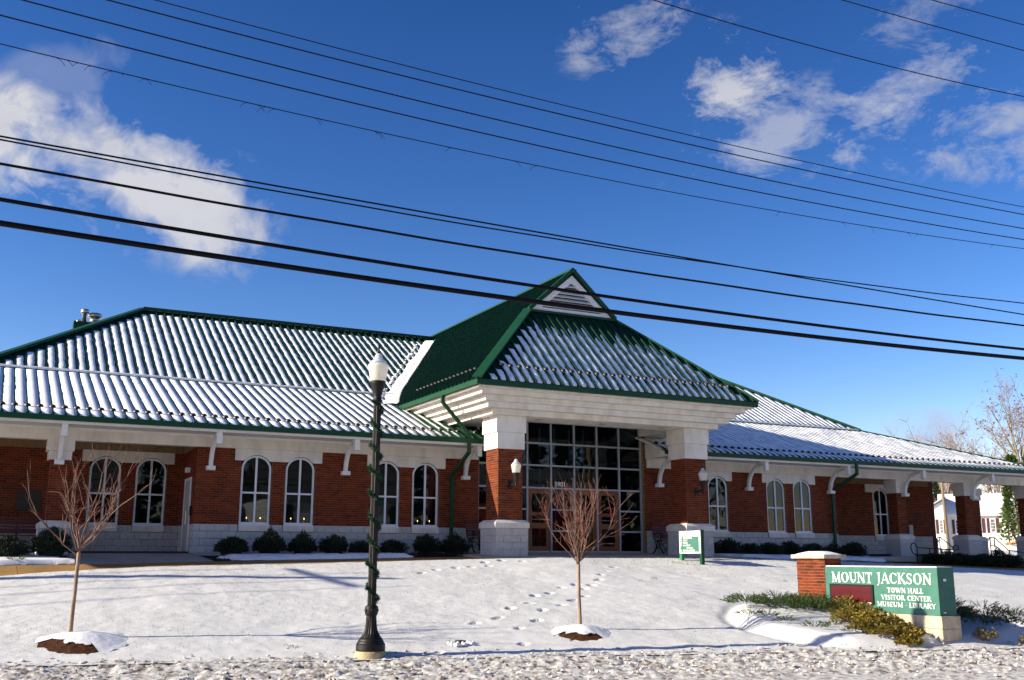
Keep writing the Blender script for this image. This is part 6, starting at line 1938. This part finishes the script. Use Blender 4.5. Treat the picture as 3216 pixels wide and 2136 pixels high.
# harvest heap on the house steps
t = thing('pumpkin_heap', tuple(Hm @ Vector((4.2, -2.4, .1))), 'heap of orange pumpkins and cornstalks at the white house steps', 'pumpkins')
rr = random.Random(4)
for k in range(22):
    u_ = rr.uniform(-1.3, 1.2); z = .05 + max(0, .75 * (u_ + 1.0) / 2.2 * rr.uniform(.3, 1))
    p = Hm @ Vector((4.1 + u_, -2.5 + rr.uniform(-.3, .3), z)); r = rr.uniform(.10, .2)
    m = MB(); m.lathe([(-r * .8, r * .4), (-r * .5, r * .9), (0, r), (r * .5, r * .85), (r * .75, r * .35), (r * .9, r * .08)], tuple(p), 10); m.build('pumpkin', 'pumpkin', t, True)

# pole behind the porch
t = thing('utility_pole', (58.6, 50.0, 2.5), 'pale wooden pole standing before the white house', 'utility pole')
m = MB(); m.tube([(58.6, 50, 1.8), (58.45, 50, 6.0), (58.38, 50, 9.0)], [.115, .095, .08], 10); m.build('post', 'pole_wood', t, True)

# big bare trees
def big_tree(name, base, h, seed, lab, leaves=0, spread=.7, trunk=.22, levels=3, group='bare trees beyond the building', fork=.28, twigmat='far_twig', nl=7):
    rng = random.Random(seed)
    t = thing(name, base, lab, 'tree', group); b = Vector(base)
    mt, ml, mw, mf = MB(), MB(), MB(), MB()
    f = b + Vector((rng.uniform(-.2, .2), 0, h * fork)); mt.tube([b - Vector((0, 0, .3)), b + Vector((0, 0, h * .05)), (b + f) / 2, f], [trunk * 1.25, trunk, trunk * .9, trunk * .85], 9); mt.build('trunk', 'far_bark', t, True)
    for i in range(nl):
        a = 6.283 * (i + rng.uniform(-.3, .3)) / nl; tl_ = spread * rng.uniform(.3, 1.15)
        d = Vector((math.cos(a) * math.sin(tl_), math.sin(a) * math.sin(tl_), math.cos(tl_)))
        L1 = h * (1 - fork) * rng.uniform(.65, .95)
        pts, rs = limb(ml, f - Vector((0, 0, rng.uniform(0, h * .08))), d, L1, trunk * .55, trunk * .10, rng, 8, .15, .05, 5)
        for j in range(9):
            k = rng.randint(2, 8); p2, r2 = limb(ml, pts[k], side_dir(pts[k] - pts[k - 1], rng.uniform(.4, .95), rng) + Vector((0, 0, .15)), L1 * rng.uniform(.25, .55), rs[k] * .55, .012, rng, 6, .2, .05, 4)
            for q in range(7):
                k2 = rng.randint(1, 6); p3, _ = limb(mw, p2[k2], side_dir(p2[k2] - p2[k2 - 1], rng.uniform(.4, 1.0), rng) + Vector((0, 0, .1)), L1 * rng.uniform(.08, .22), .014, .006, rng, 4, .25, .03, 3)
                for w in range(3):
                    k3 = rng.randint(1, 4); p4, _ = limb(mw, p3[k3], side_dir(p3[k3] - p3[k3 - 1], rng.uniform(.4, 1.0), rng), L1 * rng.uniform(.04, .10), .009, .005, rng, 3, .25, .03, 3)
                    if leaves and rng.random() < leaves:
                        for z in range(3): leaf(mf, p4[-1] + rnd_dir(rng) * .1, rnd_dir(rng, -.4), rng.uniform(.12, .24), rng.uniform(.04, .08), rng)
    ml.build('branches', 'far_bark', t, True); mw.build('twigs', twigmat, t)
    if mf.v: mf.build('dry_leaves', 'dead_leaf', t)
    return t
big_tree('bare_tree', (80.0, 60.0, 3.0), 13.6, 5, 'tall bare tree with a few reddish leaves at the right edge', .16, .85, .22, fork=.50, nl=9)
big_tree('bare_tree', (70.5, 58.0, 3.0), 9.8, 15, 'smaller bare tree left of the tall tree beyond the roof', .03, .8, .13, fork=.45, nl=6)
big_tree('bare_tree', (88.0, 112.0, 4.0), 15.5, 25, 'bare tree behind the left end of the white house', .1, .7, .26)
big_tree('bare_tree', (112.0, 96.0, 4.0), 13.5, 26, 'bare tree behind the right end of the white house', .1, .7, .26)
big_tree('bare_tree', (78.0, 100.0, 4.0), 12.5, 27, 'brown bare tree behind the dark evergreen', .2, .7, .22)
big_tree('bare_tree', (65.2, 75.0, 3.0), 11.4, 29, 'bare tree top just showing above the right roof hip', 0, .6, .25, fork=.45)
# dark evergreens and ivy
def conifer(base, h, r_, seed, lab, mat='yew', n=2600, grp='evergreens beyond the building'):
    rng = random.Random(seed); t = thing('evergreen_tree', base, lab, 'tree', grp); m = MB(); b = Vector(base)
    for k in range(n):
        q = rng.random() ** .7; a = rng.uniform(0, 6.28); lob = 1 + .25 * math.sin(a * 3 + q * 9)
        R_ = r_ * (1 - q) ** .6 * lob * rng.uniform(.45, 1.05)
        p = b + Vector((R_ * math.cos(a), R_ * math.sin(a), h * (.06 + .94 * q)))
        leaf(m, p, Vector((math.cos(a), math.sin(a), rng.uniform(-.2, .7))) + rnd_dir(rng) * .5, rng.uniform(.18, .42), rng.uniform(.05, .10), rng)
    m.build('crown', mat, t)
    s = MB(); s.tube([b - Vector((0, 0, .4)), b + Vector((0, 0, h * .8))], [r_ * .10, .03], 8); s.build('trunk', 'far_bark', t)
conifer((108.5, 95.0, 4.0), 8.2, 3.2, 1, 'dark evergreen behind the left end of the white house', n=5200)
conifer((77.2, 56.5, 3.0), 7.9, 2.2, 2, 'brown green evergreen at the right edge above the roof', 'juniper')
conifer((68.3, 52.0, 2.7), 6.6, 1.05, 3, 'ivy covered trunk before the white house roof', 'ivy', 4200)
# the wood on the rise behind
m = MB(); rng = random.Random(77)
for k in range(230):
    a = rad(rng.uniform(30, 66)); dist = rng.uniform(150, 215); x, y = math.sin(a) * dist, math.cos(a) * dist
    z0_ = float(far_z(np.array([x]), np.array([y]))[0]); h = rng.uniform(8, 13.5)
    pts, rs = limb(m, (x, y, z0_ - .5), (0, 0, 1), h, .22, .05, rng, 6, .08, .05, 5)
    for j in range(12):
        q = rng.randint(2, 6); p2, _ = limb(m, pts[q], side_dir((0, 0, 1), rng.uniform(.4, 1.0), rng), h * rng.uniform(.18, .4), .07, .02, rng, 4, .2, .08, 3)
        for w in range(6):
            q2 = rng.randint(1, 4); limb(m, p2[q2], side_dir(p2[q2] - p2[q2 - 1], rng.uniform(.4, 1.0), rng), h * rng.uniform(.06, .16), .035, .012, rng, 3, .25, .03, 3)
tag(m.build('far_wood', 'far_twig'), 'brown bare wood on the rise far behind the building', 'wood', kind='stuff')

# the far side of the street, behind the camera: houses and evergreens seen only in the window glass
def far_house(x, y, w, d, h, mat, lab):
    t = thing('street_house', (x, y, 0), lab, 'house', 'houses across the street behind the viewer')
    m = MB(); m.box(x - w / 2, x + w / 2, y - d, y, -.2, h); m.build('wall', mat, t)
    m = MB(); m.prism([(x - w / 2 - .4, y + .4, h), (x + w / 2 + .4, y + .4, h), (x + w / 2 + .4, y - d / 2, h + 3.2), (x - w / 2 - .4, y - d / 2, h + 3.2)], (0, 0, .15))
    m.prism([(x - w / 2 - .4, y - d - .4, h), (x - w / 2 - .4, y - d / 2, h + 3.2), (x + w / 2 + .4, y - d / 2, h + 3.2), (x + w / 2 + .4, y - d - .4, h)], (0, 0, .15)); m.build('roof', 'shingle', t)
    for fl in (0, 1):
        for k in range(4):
            a = x - w / 2 + w * (k + .5) / 4
            m = MB(); m.box(a - .5, a + .5, y - .02, y + .05, 1.0 + fl * 3, 2.6 + fl * 3); m.build('window', 'house_glass', t)
    m = MB(); m.box(x - .5, x + .5, y - .01, y + .06, .1, 2.2); m.build('door', 'shutter', t)
far_house(-14, -13, 11, 9, 6.0, 'siding', 'white two storey house across the street, leftmost')
far_house(4, -15, 12, 9, 6.2, 'brick', 'red brick two storey house across the street')
far_house(24, -13, 11, 9, 5.8, 'siding', 'white two storey house across the street, second from the right')
far_house(44, -15, 13, 9, 6.2, 'brick', 'red brick two storey house across the street, rightmost')
m = MB(); rng = random.Random(99)
for k in range(26):
    bx_ = -50 + k * 5 + rng.uniform(-1.5, 1.5); by_ = -30 - rng.uniform(0, 12); h = rng.uniform(13, 19); r_ = rng.uniform(3, 4.4)
    for q in range(700):
        t_ = rng.random() ** .8; a = rng.uniform(0, 6.28); R_ = r_ * (1 - t_) ** .6 * rng.uniform(.5, 1.05)
        leaf(m, (bx_ + R_ * math.cos(a), by_ + R_ * math.sin(a), h * (.03 + .97 * t_)), Vector((math.cos(a), math.sin(a), rng.uniform(-.3, .5))) + rnd_dir(rng) * .4, rng.uniform(.9, 1.6), rng.uniform(.25, .45), rng)
tag(m.build('evergreen_wood', 'yew'), 'evergreen wood behind the houses across the street', 'wood', kind='stuff')
